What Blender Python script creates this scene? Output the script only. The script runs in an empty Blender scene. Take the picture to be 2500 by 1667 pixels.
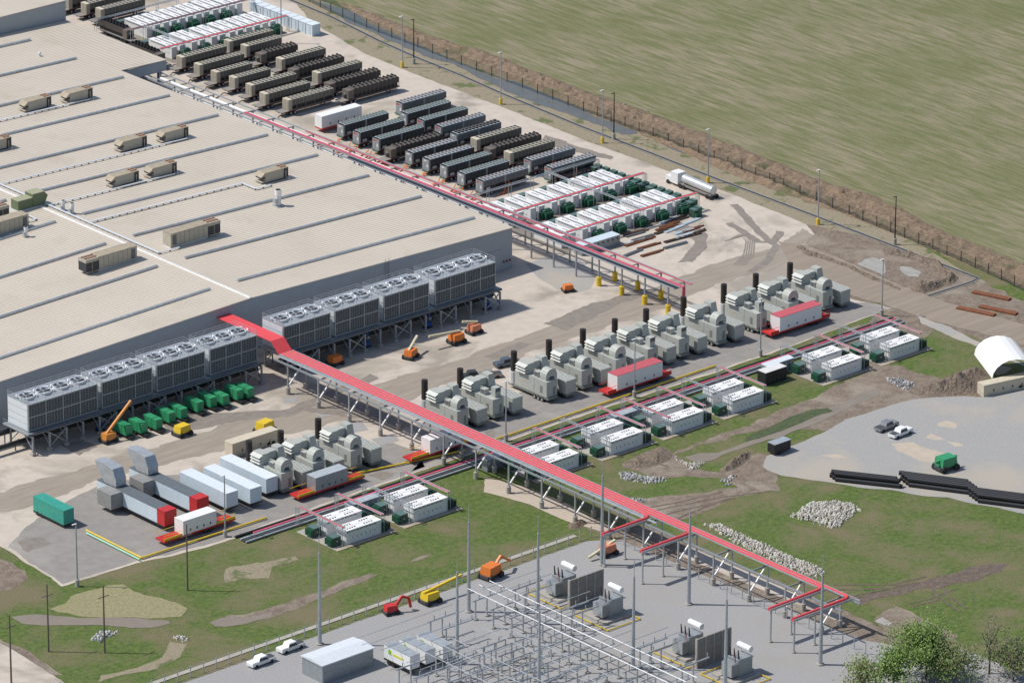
import bpy, math, random
from mathutils import Vector, Matrix, noise
from mathutils.geometry import tessellate_polygon
R = math.radians
random.seed(7)
sc = bpy.context.scene
COL = sc.collection
# ---------------------------------------------------------------- camera (aerial, 200 mm lens, world X runs along the plant rows, Y away to upper left)
FPX = 200/36*2500; PIT = R(21.5); ROL = R(.32); YAW = R(41.5); HC = 450.0
def _ray(px, py):
    x = (px-1250)/FPX; y = (py-833.5)/FPX
    c, s = math.cos(-ROL), math.sin(-ROL); x, y = c*x-s*y, s*x+c*y
    cp, sp = math.cos(PIT), math.sin(PIT)
    fw = cp-y*sp; up = -sp-y*cp
    cr, sr = math.cos(YAW), math.sin(YAW)
    return (x*cr+fw*sr, -x*sr+fw*cr, up)
def _g(px, py, z):
    r = _ray(px, py); t = (z-HC)/r[2]; return (r[0]*t, r[1]*t)
_c = _g(1250, 833.5, 0)
CAMX, CAMY = -_c[0], -_c[1]
def G(px, py, z=0.0):
    "world point at height z seen at a survey point of the photograph (2500 wide)"
    g = _g(px, py, z); return (g[0]+CAMX, g[1]+CAMY)
CR = dict(a=(0,780,3.618), b=(550,600,3.136), c=(1150,630,3.357), d=(1200,900,3.357), e=(1820,900,3.459), f=(0,1050,3.618), g=(500,980,3.618), h=(0,1250,3.618), i=(550,1250,3.76), j=(1100,1250,3.76), k=(1500,1250,3.76), l=(1875,1250,3.76), m=(1750,500,3.136), n=(1150,350,3.76), o=(1825,200,3.484), p=(0,0,3.76), q=(600,0,3.76), r=(600,230,3.76), s=(1200,0,3.76), t=(0,400,3.76), u=(1200,390,4.48), v=(1440,390,4.48), F=(0,0,.94083), U1=(1000,680,4.48), U2=(1200,780,4.48), U3=(1400,680,4.48), U4=(1640,640,4.48), U5=(1840,620,4.48), U6=(1000,880,4.48), U7=(580,1000,4.48), k1=(700,1440,3.947), k2=(980,1440,3.947), k3=(1100,1320,3.947), k4=(1300,1340,3.947), k5=(1280,1440,3.947), k6=(1560,1440,3.947), w=(620,100,3.355), x=(800,200,3.355), y=(400,50,3.355), z=(1050,290,3.355))
def Q(c, x, y, z=0.0):
    o = CR[c]; return G(o[0]+x/o[2], o[1]+y/o[2], z)
def QL(c, pts, z=0.0): return [Q(c, x, y, z) for x, y in pts]
cam = bpy.data.cameras.new('camera'); cam.lens = 200; cam.sensor_width = 36; cam.clip_start = 5; cam.clip_end = 20000
co = bpy.data.objects.new('camera', cam); COL.objects.link(co); sc.camera = co
_f = Vector((math.sin(YAW)*math.cos(PIT), math.cos(YAW)*math.cos(PIT), -math.sin(PIT)))
_r = Vector((math.cos(YAW), -math.sin(YAW), 0)); _u = _r.cross(_f)
_r2 = _r*math.cos(ROL)+_u*math.sin(ROL); _u2 = _u*math.cos(ROL)-_r*math.sin(ROL)
mw = Matrix((( _r2.x,_u2.x,-_f.x,CAMX),(_r2.y,_u2.y,-_f.y,CAMY),(_r2.z,_u2.z,-_f.z,HC),(0,0,0,1)))
co.matrix_world = mw
# ---------------------------------------------------------------- sky and sun
SAZ, SEL = R(136.5), R(54)      # direction the light comes from, in world XY
W_ = bpy.data.worlds.new('World'); sc.world = W_; W_.use_nodes = True
nt = W_.node_tree; bg = nt.nodes['Background']
sky = nt.nodes.new('ShaderNodeTexSky'); sky.sky_type = 'NISHITA'; sky.sun_disc = False
sky.sun_elevation = SEL; sky.sun_rotation = math.pi/2-SAZ; sky.air_density = 1.0; sky.dust_density = 1.0
nt.links.new(sky.outputs[0], bg.inputs[0]); bg.inputs[1].default_value = .115
sl = bpy.data.lights.new('sun', 'SUN'); sl.energy = 4.3; sl.angle = R(.53); sl.color = (1, .955, .89)
so = bpy.data.objects.new('sun', sl); COL.objects.link(so)
sd = Vector((math.cos(SAZ)*math.cos(SEL), math.sin(SAZ)*math.cos(SEL), math.sin(SEL)))
so.rotation_euler = sd.to_track_quat('Z', 'Y').to_euler(); so.location = sd*300
sc.view_settings.view_transform = 'Standard'; sc.view_settings.look = 'None'; sc.view_settings.exposure = 0.0; sc.view_settings.gamma = 1
sc.cycles.max_bounces = 5; sc.cycles.diffuse_bounces = 3
# ---------------------------------------------------------------- materials
MATS = {}
def mat(name, c, c2=None, rough=.7, metal=0, scale=2.0, detail=5, lo=.35, hi=.65, bump=0, bscale=None, world=False, rnd=0, c3=None, s3=.05, lo3=.45, hi3=.6, wave=None, stretch=None):
    if name in MATS: return MATS[name]
    m = bpy.data.materials.new(name); m.use_nodes = True; n = m.node_tree.nodes; l = m.node_tree.links
    b = n['Principled BSDF']; b.inputs['Roughness'].default_value = rough; b.inputs['Metallic'].default_value = metal
    b.inputs['Base Color'].default_value = (*c, 1)
    if world: g = n.new('ShaderNodeNewGeometry'); vec = g.outputs['Position']
    else: g = n.new('ShaderNodeTexCoord'); vec = g.outputs['Object']
    base = vec
    if stretch:
        mp = n.new('ShaderNodeMapping'); mp.inputs['Rotation'].default_value[2] = stretch[0]; mp.inputs['Scale'].default_value = (stretch[1], stretch[2], 1)
        l.new(vec, mp.inputs[0]); vec = mp.outputs[0]
    def nz(sc_, det, v=None, dist=0):
        t = n.new('ShaderNodeTexNoise'); t.inputs['Scale'].default_value = sc_; t.inputs['Detail'].default_value = det; t.inputs['Roughness'].default_value = .62
        t.inputs['Distortion'].default_value = dist
        l.new(v or vec, t.inputs['Vector']); return t.outputs['Fac']
    def rng(o, a, b_):
        r = n.new('ShaderNodeMapRange'); r.inputs[1].default_value = a; r.inputs[2].default_value = b_; l.new(o, r.inputs[0]); return r.outputs[0]
    def mix(f, a, bb, mode='MIX'):
        x = n.new('ShaderNodeMix'); x.data_type = 'RGBA'; x.blend_type = mode
        if isinstance(f, (int, float)): x.inputs[0].default_value = f
        else: l.new(f, x.inputs[0])
        for i, q in ((6, a), (7, bb)):
            if isinstance(q, tuple): x.inputs[i].default_value = (*q, 1)
            else: l.new(q, x.inputs[i])
        return x.outputs[2]
    col = None
    if c2: col = mix(rng(nz(scale, detail), lo, hi), c, c2)
    if c3: col = mix(rng(nz(s3, 6, base, .4), lo3, hi3), col if col is not None else c, c3)
    if wave:  # (axis, period, dark colour factor, duty)
        sx = n.new('ShaderNodeSeparateXYZ'); l.new(base, sx.inputs[0])
        a = n.new('ShaderNodeMath'); a.operation = 'PINGPONG'; a.inputs[1].default_value = wave[1]/2; l.new(sx.outputs['XYZ'.index(wave[0])], a.inputs[0])
        q = n.new('ShaderNodeMath'); q.operation = 'LESS_THAN'; q.inputs[1].default_value = wave[1]/2*wave[3]; l.new(a.outputs[0], q.inputs[0])
        col = mix(q.outputs[0], col if col is not None else c, tuple(v*wave[2] for v in c))
    if rnd:
        oi = n.new('ShaderNodeObjectInfo'); r = n.new('ShaderNodeMapRange'); r.inputs[3].default_value = 1-rnd; r.inputs[4].default_value = 1; l.new(oi.outputs['Random'], r.inputs[0])
        cc = n.new('ShaderNodeCombineColor')
        for i in range(3): l.new(r.outputs[0], cc.inputs[i])
        col = mix(1.0, col if col is not None else c, cc.outputs[0], 'MULTIPLY')
    if col is not None: l.new(col, b.inputs['Base Color'])
    if bump:
        bp = n.new('ShaderNodeBump'); bp.inputs['Strength'].default_value = 1; bp.inputs['Distance'].default_value = bump
        l.new(nz(bscale or scale*2, 4), bp.inputs['Height']); l.new(bp.outputs[0], b.inputs['Normal'])
    MATS[name] = m; return m
def simple(name, c, rough=.6, metal=0, d=.82, sc_=1.2, rnd=.06):
    return mat(name, c, tuple(v*d for v in c), rough=rough, metal=metal, scale=sc_, rnd=rnd)
simple('white', (.80,.80,.79), .45, d=.93); simple('offwhite', (.70,.70,.68), .5, d=.85); simple('cream', (.62,.55,.42), .6)
simple('tan', (.40,.37,.30), .6, d=.86); simple('tandark', (.135,.125,.105), .7); simple('brown', (.16,.135,.115), .65); simple('browndark', (.07,.06,.055), .7)
simple('chgrey', (.30,.33,.335), .5); simple('navy', (.028,.035,.045), .5); simple('chtop', (.42,.47,.50), .45); simple('chside', (.13,.15,.165), .6)
simple('black', (.018,.018,.02), .6); simple('rubber', (.025,.025,.027), .85); simple('darkgrey', (.06,.063,.068), .6); simple('hole', (.012,.013,.015), .9)
simple('galv', (.46,.49,.51), .42, .35, d=.8); simple('steel', (.33,.36,.38), .5, .3); simple('steeldark', (.15,.17,.19), .55, .2); simple('alu', (.62,.64,.66), .35, .55)
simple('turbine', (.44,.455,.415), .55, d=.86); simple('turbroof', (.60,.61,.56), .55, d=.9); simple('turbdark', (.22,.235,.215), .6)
simple('paleblue', (.58,.67,.73), .5, d=.9); simple('paleroof', (.68,.74,.78), .45, d=.92); simple('louver', (.14,.145,.15), .7)
simple('green', (.035,.30,.13), .5, d=.85); simple('greendark', (.02,.12,.065), .6); simple('txgreen', (.045,.085,.065), .5, d=.8); simple('txtop', (.10,.17,.155), .45); simple('teal', (.04,.33,.25), .5)
simple('yellow', (.75,.52,.03), .5, d=.85); simple('orange', (.72,.19,.03), .5, d=.88); simple('craneorange', (.68,.27,.05), .5, d=.85); simple('lift_pink', (.66,.24,.13), .5); simple('boomcream', (.66,.60,.40), .5)
simple('red', (.55,.03,.03), .5); simple('redroof', (.50,.10,.12), .6, d=.9); simple('blue', (.03,.12,.42), .5); simple('bluelight', (.06,.26,.60), .5); simple('rust', (.24,.085,.035), .85, d=.55, sc_=2); simple('rustdark', (.085,.05,.038), .9, d=.6)
simple('cable_red', (.72,.075,.085), .5, d=.92); simple('cable_rose', (.58,.10,.15), .55); simple('maroon', (.19,.03,.035), .5); simple('stack', (.045,.035,.032), .8, d=.6)
simple('concrete', (.40,.375,.335), .9, d=.78, sc_=.9); simple('concdark', (.27,.25,.225), .9, d=.75); simple('wood', (.40,.32,.21), .85, d=.7); simple('woodpale', (.44,.37,.28), .85, d=.8); simple('woodpole', (.17,.14,.115), .9)
simple('hvac', (.46,.42,.34), .6, d=.84); simple('hvactop', (.40,.34,.25), .7, d=.78); simple('glass', (.03,.04,.05), .1); simple('lampwhite', (.85,.86,.87), .4); simple('porcelain', (.07,.03,.025), .3); simple('redrod', (.30,.05,.03), .5)
simple('hose', (.80,.20,.045), .6); simple('mint', (.35,.62,.47), .5); simple('pipeblack', (.016,.017,.02), .35); simple('fitting', (.03,.13,.095), .5); simple('silver_truck', (.33,.34,.35), .3, .4); simple('car_dark', (.05,.052,.055), .25, .2); simple('car_blue', (.13,.16,.20), .3, .4); simple('car_tan', (.36,.34,.29), .3, .3)
simple('sheetwhite', (.68,.72,.75), .45, .1, d=.93); simple('tarp', (.02,.02,.022), .7); simple('limegreen', (.30,.62,.04), .5); simple('logoyellow', (.72,.70,.05), .5); simple('tent', (.82,.82,.80), .6, d=.96); simple('ducttan', (.27,.27,.26), .55)
mat('meshfence', (.02,.05,.035), rough=.9)
# ---------------------------------------------------------------- mesh builder
class MB:
    def __init__(s, m='white'): s.v=[]; s.f=[]; s.mi=[]; s.ms=[]; s.m(m)
    def m(s, name):
        if name not in s.ms: s.ms.append(name)
        s.c = s.ms.index(name); return s
    def face(s, pts):
        i = len(s.v); s.v += [tuple(p) for p in pts]; s.f.append(tuple(range(i, i+len(pts)))); s.mi.append(s.c)
    def hexa(s, b, t):
        i = len(s.v); s.v += [tuple(p) for p in b]+[tuple(p) for p in t]; n = len(b)
        fs = [tuple(range(i+n-1, i-1, -1)), tuple(range(i+n, i+2*n))]+[(i+k, i+(k+1)%n, i+n+(k+1)%n, i+n+k) for k in range(n)]
        s.f += fs; s.mi += [s.c]*len(fs); return s
    def box(s, x0, y0, z0, x1, y1, z1, tx=0, ty=0):
        return s.hexa([(x0,y0,z0),(x1,y0,z0),(x1,y1,z0),(x0,y1,z0)], [(x0+tx,y0+ty,z1),(x1-tx,y0+ty,z1),(x1-tx,y1-ty,z1),(x0+tx,y1-ty,z1)])
    def prism(s, prof, ax, a, b):     # profile (u, w) extruded along ax from a to b; u is the other horizontal axis, w is up (or x,y when ax is 'z')
        f = {'x': lambda u, w, t: (t, u, w), 'y': lambda u, w, t: (u, t, w), 'z': lambda u, w, t: (u, w, t)}[ax]
        return s.hexa([f(u, w, a) for u, w in prof], [f(u, w, b) for u, w in prof])
    def cyl(s, p0, p1, r, r1=None, n=8):
        p0, p1 = Vector(p0), Vector(p1); d = p1-p0
        if d.length < 1e-6: return s
        d.normalize(); a = d.orthogonal().normalized() if abs(d.z) < .99 else Vector((1,0,0)); b = d.cross(a); r1 = r if r1 is None else r1
        C_ = [(math.cos(2*math.pi*(k+.5)/n), math.sin(2*math.pi*(k+.5)/n)) for k in range(n)]
        return s.hexa([p0+(a*x+b*y)*r for x, y in C_], [p1+(a*x+b*y)*r1 for x, y in C_])
    def bar(s, p0, p1, w=.1, h=None):
        p0, p1 = Vector(p0), Vector(p1); d = p1-p0
        if d.length < 1e-6: return s
        d.normalize(); up = Vector((0,0,1)) if abs(d.z) < .95 else Vector((1,0,0)); a = d.cross(up).normalized()*w/2; b = a.cross(d).normalized()*(h or w)/2
        return s.hexa([p0-a-b, p0+a-b, p0+a+b, p0-a+b], [p1-a-b, p1+a-b, p1+a+b, p1-a+b])
    def tube(s, pts, r, n=6):
        P_ = [Vector(p) for p in pts]; rings = []
        for k, p in enumerate(P_):
            d = (P_[min(k+1, len(P_)-1)]-P_[max(k-1, 0)]).normalized()
            a = d.cross(Vector((0,0,1))) if abs(d.z) < .9 else d.cross(Vector((0,1,0))); a.normalize(); b = d.cross(a)
            i = len(s.v); s.v += [tuple(p+(a*math.cos(2*math.pi*j/n)+b*math.sin(2*math.pi*j/n))*r) for j in range(n)]; rings.append(i)
        for i, j in zip(rings, rings[1:]):
            for k in range(n): s.f.append((i+k, i+(k+1)%n, j+(k+1)%n, j+k)); s.mi.append(s.c)
        s.f += [tuple(rings[0]+k for k in range(n))[::-1], tuple(rings[-1]+k for k in range(n))]; s.mi += [s.c]*2; return s
    def grid(s, x0, y0, x1, y1, nx, ny, fn):
        for a in range(nx):
            for b in range(ny): fn(s, x0+(x1-x0)*(a+.5)/nx, y0+(y1-y0)*(b+.5)/ny)
        return s
    def build(s, name, parent=None, loc=None, rz=0):
        me = bpy.data.meshes.new(name); me.from_pydata(s.v, [], s.f)
        for q in s.ms: me.materials.append(MATS[q])
        me.polygons.foreach_set('material_index', s.mi); me.update()
        o = bpy.data.objects.new(name, me); COL.objects.link(o)
        if parent is not None: o.parent = parent
        if loc is not None: o.location = (*loc, 0) if len(loc) == 2 else loc
        if rz: o.rotation_euler.z = rz
        return o
def tag(o, label, cat, group=None, kind=None):
    o['label'] = label; o['category'] = cat
    if group: o['group'] = group
    if kind: o['kind'] = kind
    return o
def thing(name, label, cat, loc=(0,0,0), rz=0, group=None):
    o = bpy.data.objects.new(name, None); COL.objects.link(o); o.empty_display_size = .5
    o.location = (*loc, 0) if len(loc) == 2 else loc; o.rotation_euler.z = rz
    return tag(o, label, cat, group)
KIDS = {}
def dup(r, label, loc, rz=0, par=None):
    if r not in KIDS: KIDS[r] = [o for o in bpy.data.objects if o.parent is r]
    o = r.copy(); COL.objects.link(o)
    if par is not None: o.parent = par
    else:
        o['label'] = label; o.location = (*loc, 0) if len(loc) == 2 else loc; o.rotation_euler.z = rz
    for ch in KIDS[r]: dup(ch, None, None, 0, o)
    return o
def spread(proto, items):
    "items: (label, loc, rz): the first moves the prototype itself, the rest are copies"
    out = []
    for lab, loc, rz in items[1:]: out.append(dup(proto, lab, loc, rz))
    lab, loc, rz = items[0]; proto['label'] = lab; proto.location = (*loc, 0) if len(loc) == 2 else loc; proto.rotation_euler.z = rz
    return [proto]+out
ORD = 'first second third fourth fifth sixth seventh eighth ninth tenth eleventh twelfth thirteenth fourteenth fifteenth sixteenth seventeenth eighteenth nineteenth twentieth'.split()
for t_ in ('twenty', 'thirty', 'forty', 'fifty', 'sixty'):
    if t_ != 'twenty': ORD.append(t_[:-1]+'ieth')
    ORD += [t_+'-'+w for w in ORD[:9]]
def line(n_, fmt): return [fmt.replace('#', ORD[i]) for i in range(n_)]
# ---------------------------------------------------------------- sheets and mounds
def poly_dist(p, P_):
    best = 1e9; ins = False; n = len(P_)
    for i in range(n):
        ax, ay = P_[i]; bx, by = P_[(i+1)%n]
        dx, dy = bx-ax, by-ay; t = max(0, min(1, ((p[0]-ax)*dx+(p[1]-ay)*dy)/(dx*dx+dy*dy+1e-12)))
        d = math.hypot(p[0]-ax-t*dx, p[1]-ay-t*dy); best = min(best, d)
        if (ay > p[1]) != (by > p[1]) and p[0] < (bx-ax)*(p[1]-ay)/(by-ay)+ax: ins = not ins
    return best if ins else -best
def rough_edge(P_, jit, step):
    out = []
    for i, a in enumerate(P_):
        b = P_[(i+1)%len(P_)]; L = math.dist(a, b); k = max(1, int(L/step))
        for j in range(k):
            x, y = a[0]+(b[0]-a[0])*j/k, a[1]+(b[1]-a[1])*j/k
            v = noise.noise_vector(Vector((x*.23, y*.23, 3.1)))+noise.noise_vector(Vector((x*.9, y*.9, 8)))*.5
            out.append((x+v.x*jit, y+v.y*jit))
    return out
def sheet(name, P_, z, m, jit=0, step=1.2, kind='structure', **kw):
    if jit: P_ = rough_edge(P_, jit, step)
    vs = [Vector((x, y, z)) for x, y in P_]
    tris = tessellate_polygon([vs]); fs = []
    for a, b, c in tris:
        n_ = (vs[b]-vs[a]).cross(vs[c]-vs[a]); fs.append((a, b, c) if n_.z > 0 else (a, c, b))
    me = bpy.data.meshes.new(name); me.from_pydata(vs, [], fs); me.materials.append(MATS[m]); o = bpy.data.objects.new(name, me); COL.objects.link(o)
    if kind: o['kind'] = kind
    for k_, v_ in kw.items(): o[k_] = v_
    return o
def mound(name, P_, H_, m, step=.6, edge=3.0, rough=.5, rs=.35, z0=-.05, jit=.8, base=.0, label=None, cat=None, kind=None):
    P_ = rough_edge(P_, jit, 1.5); xs = [p[0] for p in P_]; ys = [p[1] for p in P_]
    nx = int((max(xs)-min(xs))/step)+2; ny = int((max(ys)-min(ys))/step)+2; idx = {}; v = []; f = []
    for i in range(nx+1):
        for j in range(ny+1):
            x = min(xs)+i*step; y = min(ys)+j*step; d = poly_dist((x, y), P_)
            if d < -step: continue
            t = max(0, min(1, d/edge)); t = t*t*(3-2*t)
            h = base*(d > 0)+H_*t*(1-rough*.5+rough*noise.fractal(Vector((x*rs, y*rs, 1.7)), 1, 2, 4)) + (H_*.25*rough*noise.noise(Vector((x*rs*6, y*rs*6, 0)))*min(1, t*3))
            idx[i, j] = len(v); v.append((x+random.uniform(-.15, .15)*step, y+random.uniform(-.15, .15)*step, max(z0, h+z0 if d < 0 else h+.02)))
    for i in range(nx):
        for j in range(ny):
            k = [(i, j), (i+1, j), (i+1, j+1), (i, j+1)]
            if all(q in idx for q in k): f.append(tuple(idx[q] for q in k))
    me = bpy.data.meshes.new(name); me.from_pydata(v, [], f); me.materials.append(MATS[m]); o = bpy.data.objects.new(name, me); COL.objects.link(o)
    if kind: o['kind'] = kind
    if label: tag(o, label, cat)
    return o
def rubble(name, P_, size, m, label, cat='rocks', den=1.0, hump=.5):
    "loose stones strewn over a patch: one object"
    P_ = rough_edge(P_, .6, 1.5); xs = [p[0] for p in P_]; ys = [p[1] for p in P_]; b = MB(m[0])
    rng = random.Random(int(abs(P_[0][0]*31))); st = size*.92/den; y = min(ys)
    while y < max(ys):
        x = min(xs)
        while x < max(xs):
            px, py = x+rng.uniform(-.4, .4)*st, y+rng.uniform(-.4, .4)*st; d = poly_dist((px, py), P_)
            if d > -.15 and rng.random() < min(1, .35+d*.8):
                r = size*rng.uniform(.35, .72); h = min(hump, d*.35)*rng.uniform(.6, 1); b.m(rng.choice(m))
                a0 = rng.uniform(0, 6.28); k = [(math.cos(a0+q*1.257)*r*rng.uniform(.7, 1.15), math.sin(a0+q*1.257)*r*rng.uniform(.7, 1.15)) for q in range(5)]
                b.hexa([(px+u, py+w, h-.1) for u, w in k], [(px+u*.55+rng.uniform(-.1, .1)*r, py+w*.55, h+r*rng.uniform(.6, 1.0)) for u, w in k])
            x += st
        y += st
    return tag(b.build(name), label, cat, kind='stuff')
# ================================================================ GROUND
GA = R(-109)
mat('grass', (.055,.095,.016), (.115,.155,.030), scale=.9, detail=8, lo=.36, hi=.64, world=True, c3=(.165,.14,.075), s3=.07, lo3=.44, hi3=.64, bump=.22, bscale=2.6, rough=.95)
mat('field', (.135,.145,.055), (.25,.215,.14), scale=.5, detail=9, lo=.38, hi=.6, world=True, stretch=(math.pi/2-GA, 1.3, .16), c3=(.12,.135,.04), s3=.035, lo3=.42, hi3=.8, bump=.5, bscale=1.2, rough=.95)
mat('verge', (.30,.25,.175), (.21,.18,.12), scale=1.5, detail=8, world=True, c3=(.11,.13,.05), s3=.16, lo3=.55, hi3=.62, bump=.1, rough=.95)
mat('reed', (.27,.20,.13), (.16,.105,.07), scale=1.1, detail=9, world=True, c3=(.13,.12,.06), s3=.14, lo3=.56, hi3=.66, bump=.3, bscale=3, rough=.95)
mat('wetgrass', (.075,.10,.035), (.045,.065,.03), scale=.8, detail=8, world=True, bump=.15, rough=.9)
mat('ditchwater', (.115,.12,.12), (.14,.14,.13), scale=.3, world=True, rough=.25, c3=(.07,.09,.04), s3=.6, lo3=.62, hi3=.66)
mat('brownwater', (.25,.205,.155), (.22,.18,.135), scale=.2, world=True, rough=.3)
mat('paving', (.52,.455,.385), (.45,.395,.335), scale=.35, detail=7, world=True, rough=.9, c3=(.30,.265,.22), s3=.045, lo3=.50, hi3=.62, bump=.01)
mat('asphalt', (.27,.25,.23), (.225,.21,.195), scale=.4, detail=7, world=True, rough=.9, c3=(.32,.30,.27), s3=.06, lo3=.55, hi3=.7)
mat('dirtfilm', (.255,.215,.175), (.31,.27,.22), scale=.5, detail=9, world=True, rough=.9, stretch=(0, .25, 1.6))
mat('stain', (.19,.165,.14), (.24,.21,.18), scale=.6, detail=8, world=True, rough=.8)
mat('ramp', (.46,.395,.315), (.41,.35,.28), scale=.5, detail=7, world=True, rough=.9)
mat('mud', (.155,.118,.09), (.235,.19,.145), scale=.5, detail=9, lo=.38, hi=.62, world=True, c3=(.28,.235,.185), s3=.09, lo3=.52, hi3=.66, bump=.3, bscale=1.6, rough=.9)
mat('mudtrack', (.10,.075,.058), (.17,.13,.10), scale=.8, detail=9, world=True, bump=.3, bscale=2, rough=.9)
mat('dirtroad', (.285,.235,.185), (.225,.185,.145), scale=.4, detail=8, world=True, stretch=(R(66), .12, 1.4), bump=.06, rough=.9)
mat('gravel', (.335,.33,.325), (.265,.262,.262), scale=3.5, detail=8, world=True, c3=(.30,.285,.265), s3=.05, lo3=.5, hi3=.68, bump=.06, bscale=5, rough=.95)
mat('gravelyard', (.34,.335,.325), (.28,.275,.265), scale=2.5, detail=8, world=True, c3=(.37,.335,.285), s3=.035, lo3=.47, hi3=.6, bump=.05, bscale=5, rough=.95)
mat('greymud', (.36,.35,.32), (.28,.265,.235), scale=.6, detail=7, world=True, rough=.6)
mat('strawgrass', (.31,.27,.165), (.20,.20,.085), scale=1.4, detail=8, world=True, bump=.12, rough=.95)
mat('clod', (.135,.10,.075), (.25,.20,.15), scale=1.6, detail=9, lo=.4, hi=.6, world=True, bump=.4, bscale=3.5, rough=.95)
mat('stone_a', (.50,.46,.40), rough=.9); mat('stone_b', (.36,.33,.29), rough=.9); mat('stone_c', (.60,.57,.52), rough=.9); mat('stone_d', (.22,.205,.19), rough=.9)
mat('stone_g', (.42,.43,.43), rough=.9); mat('stone_h', (.30,.31,.315), rough=.9)
ST1 = ['stone_a','stone_c','stone_b','stone_c','stone_a']; ST2 = ['stone_g','stone_c','stone_h','stone_g','stone_d']
ground = sheet('ground', [(-2500,-1200),(2600,-1200),(2600,4200),(-2500,4200)], 0, 'grass')
FP = lambda pts: [Q('F', x, y) for x, y in pts]
# crop field beyond the fence, reed bank, ditch
bank_top = FP([(560,-60),(830,20),(980,80),(1130,125),(1330,205),(1480,255),(1690,335),(1900,420),(2010,450),(2190,540),(2360,610),(2700,770)])
sheet('field', bank_top+[G(5200, 500), G(5200,-1500), G(300,-1500)], .03, 'field', 1.2)
bank_bot = FP([(700,-40),(850,55),(960,105),(1075,150),(1200,195),(1370,270),(1520,330),(1700,410),(1900,480),(2060,540),(2200,600),(2360,665),(2700,830)])
bank = mound('reed_bank', bank_top+bank_bot[::-1], 1.2, 'reed', step=1.1, edge=3, rough=.6, rs=.3, label='tall dry brown reeds along the bank between field and ditch', cat='reeds', kind='stuff')
ditch_lo = FP([(560,-60),(760,10),(850,45),(950,90),(1060,135),(1200,190),(1340,250),(1500,312),(1640,365),(1800,430),(1950,490),(2110,560),(2240,615),(2360,670),(2700,840)])
sheet('ditch_bank', bank_bot+ditch_lo[::-1], .02, 'wetgrass', .6)
sheet('ditch_water', QL('q', [(650,20),(800,60),(1000,120),(1130,180),(1300,270),(1500,370),(1700,470),(1900,560),(2350,740)])+QL('s', [(300,760),(700,940),(1000,1040),(1350,1160),(1330,1235),(1200,1240),(900,1120),(500,985),(250,890),(0,770)])+QL('q', [(2150,720),(1900,590),(1700,540),(1400,410),(1100,280),(900,190),(760,90)]), .05, 'ditchwater', .7)
sheet('ditch_water', QL('s', [(1550,1310),(1700,1360),(1850,1420),(1780,1420),(1650,1370)])+[], .05, 'ditchwater', .4)
# strip between fence and curb, and grass verge by the road
vin = FP([(640,-10),(760,40),(870,95),(960,135),(1060,175),(1150,215),(1330,290),(1500,355),(1640,410),(1800,470),(1990,545),(2120,590),(2200,625)])
sheet('verge', ditch_lo[:-3]+[Q('F',2240,640)]+vin[::-1], .025, 'verge', .3)
roadedge = [G(*p) for p in [(640,3),(760,55),(892,133),(985,170),(1052,197),(1225,262),(1434,346),(1652,425),(1800,480),(1968,547)]]
sheet('grass_verge', vin[:-2]+roadedge[::-1], .028, 'verge', .3)
# paved yard
yard = [G(*p) for p in [(620,-60),(700,-20),(760,55),(892,133),(985,170),(1052,197),(1225,262),(1434,346),(1652,425),(1800,480),(1968,547),(1990,575),(1950,600),(1985,640),(2010,690),(2080,730),(2177,752),(1960,835),(1740,912),(1480,995),(1199,1090),(1100,1125),(900,1195),(700,1268),(500,1338),(345,1372),(272,1393),(152,1431),(100,1395),(0,1332),(-400,1080)]]+[(-320,120),(-320,420),(110,420)]
sheet('paving', yard, .03, 'paving', .35)
sheet('asphalt', [G(*p) for p in [(1850,740),(2120,738),(2165,755),(1960,832),(1740,908),(1480,991),(1199,1086),(1000,1158),(1060,1090),(1000,1040),(1150,1000),(1500,880)]], .045, 'asphalt', .5)
sheet('asphalt', [G(*p) for p in [(560,1150),(700,1120),(960,1080),(1010,1100),(1040,1140),(900,1190),(700,1262),(500,1332),(345,1366),(272,1388),(152,1425),(20,1335),(60,1290),(130,1240),(250,1180),(400,1160)]], .045, 'asphalt', .5)
# shadowless dirt on the driving lane and stains
sheet('dirt_film', [G(*p) for p in [(-60,1215),(120,1165),(380,1090),(640,1010),(760,985),(900,945),(1090,885),(1280,820),(1440,770),(1600,700),(1760,640),(1900,600),(1960,560),(1990,575),(1950,620),(1880,660),(1760,690),(1640,745),(1480,800),(1300,860),(1120,930),(960,990),(800,1040),(620,1075),(420,1130),(250,1170),(100,1225),(-60,1270)]], .048, 'dirtfilm', 1.4)
for k_, pl in enumerate([[(1180,870),(1270,835),(1300,842),(1210,880)],[(1330,790),(1450,742),(1560,705),(1600,712),(1480,760),(1380,805)],[(560,1120),(640,1090),(700,1070),(690,1090),(600,1130)],[(900,1160),(930,1150),(960,1158),(930,1172)],[(1180,1055),(1205,1048),(1208,1062),(1195,1072),(1176,1068)],[(45,1322),(90,1310),(120,1325),(70,1350)],[(150,1085),(200,1075),(230,1090),(190,1110)],[(385,1035),(470,1010),(700,1000),(900,915),(920,925),(720,1010),(520,1040),(430,1060)],[(1640,540),(1720,560),(1730,600),(1690,640),(1660,640),(1700,590),(1640,560)],[(1330,330),(1420,362),(1500,385),(1490,392),(1400,372),(1320,345)],[(720,1000),(900,985),(1010,1035),(960,1052),(880,1020)]]):
    sheet('stain', [G(*p) for p in pl], .056+.002*k_, 'stain', 1.0, .8)
sheet('gravel_patch', [Q('n', x, y) for x, y in [(500,1110),(760,1020),(1000,1080),(1160,1220),(1100,1330),(960,1370),(780,1330),(620,1240)]], .05, 'gravelyard', .4)
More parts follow.
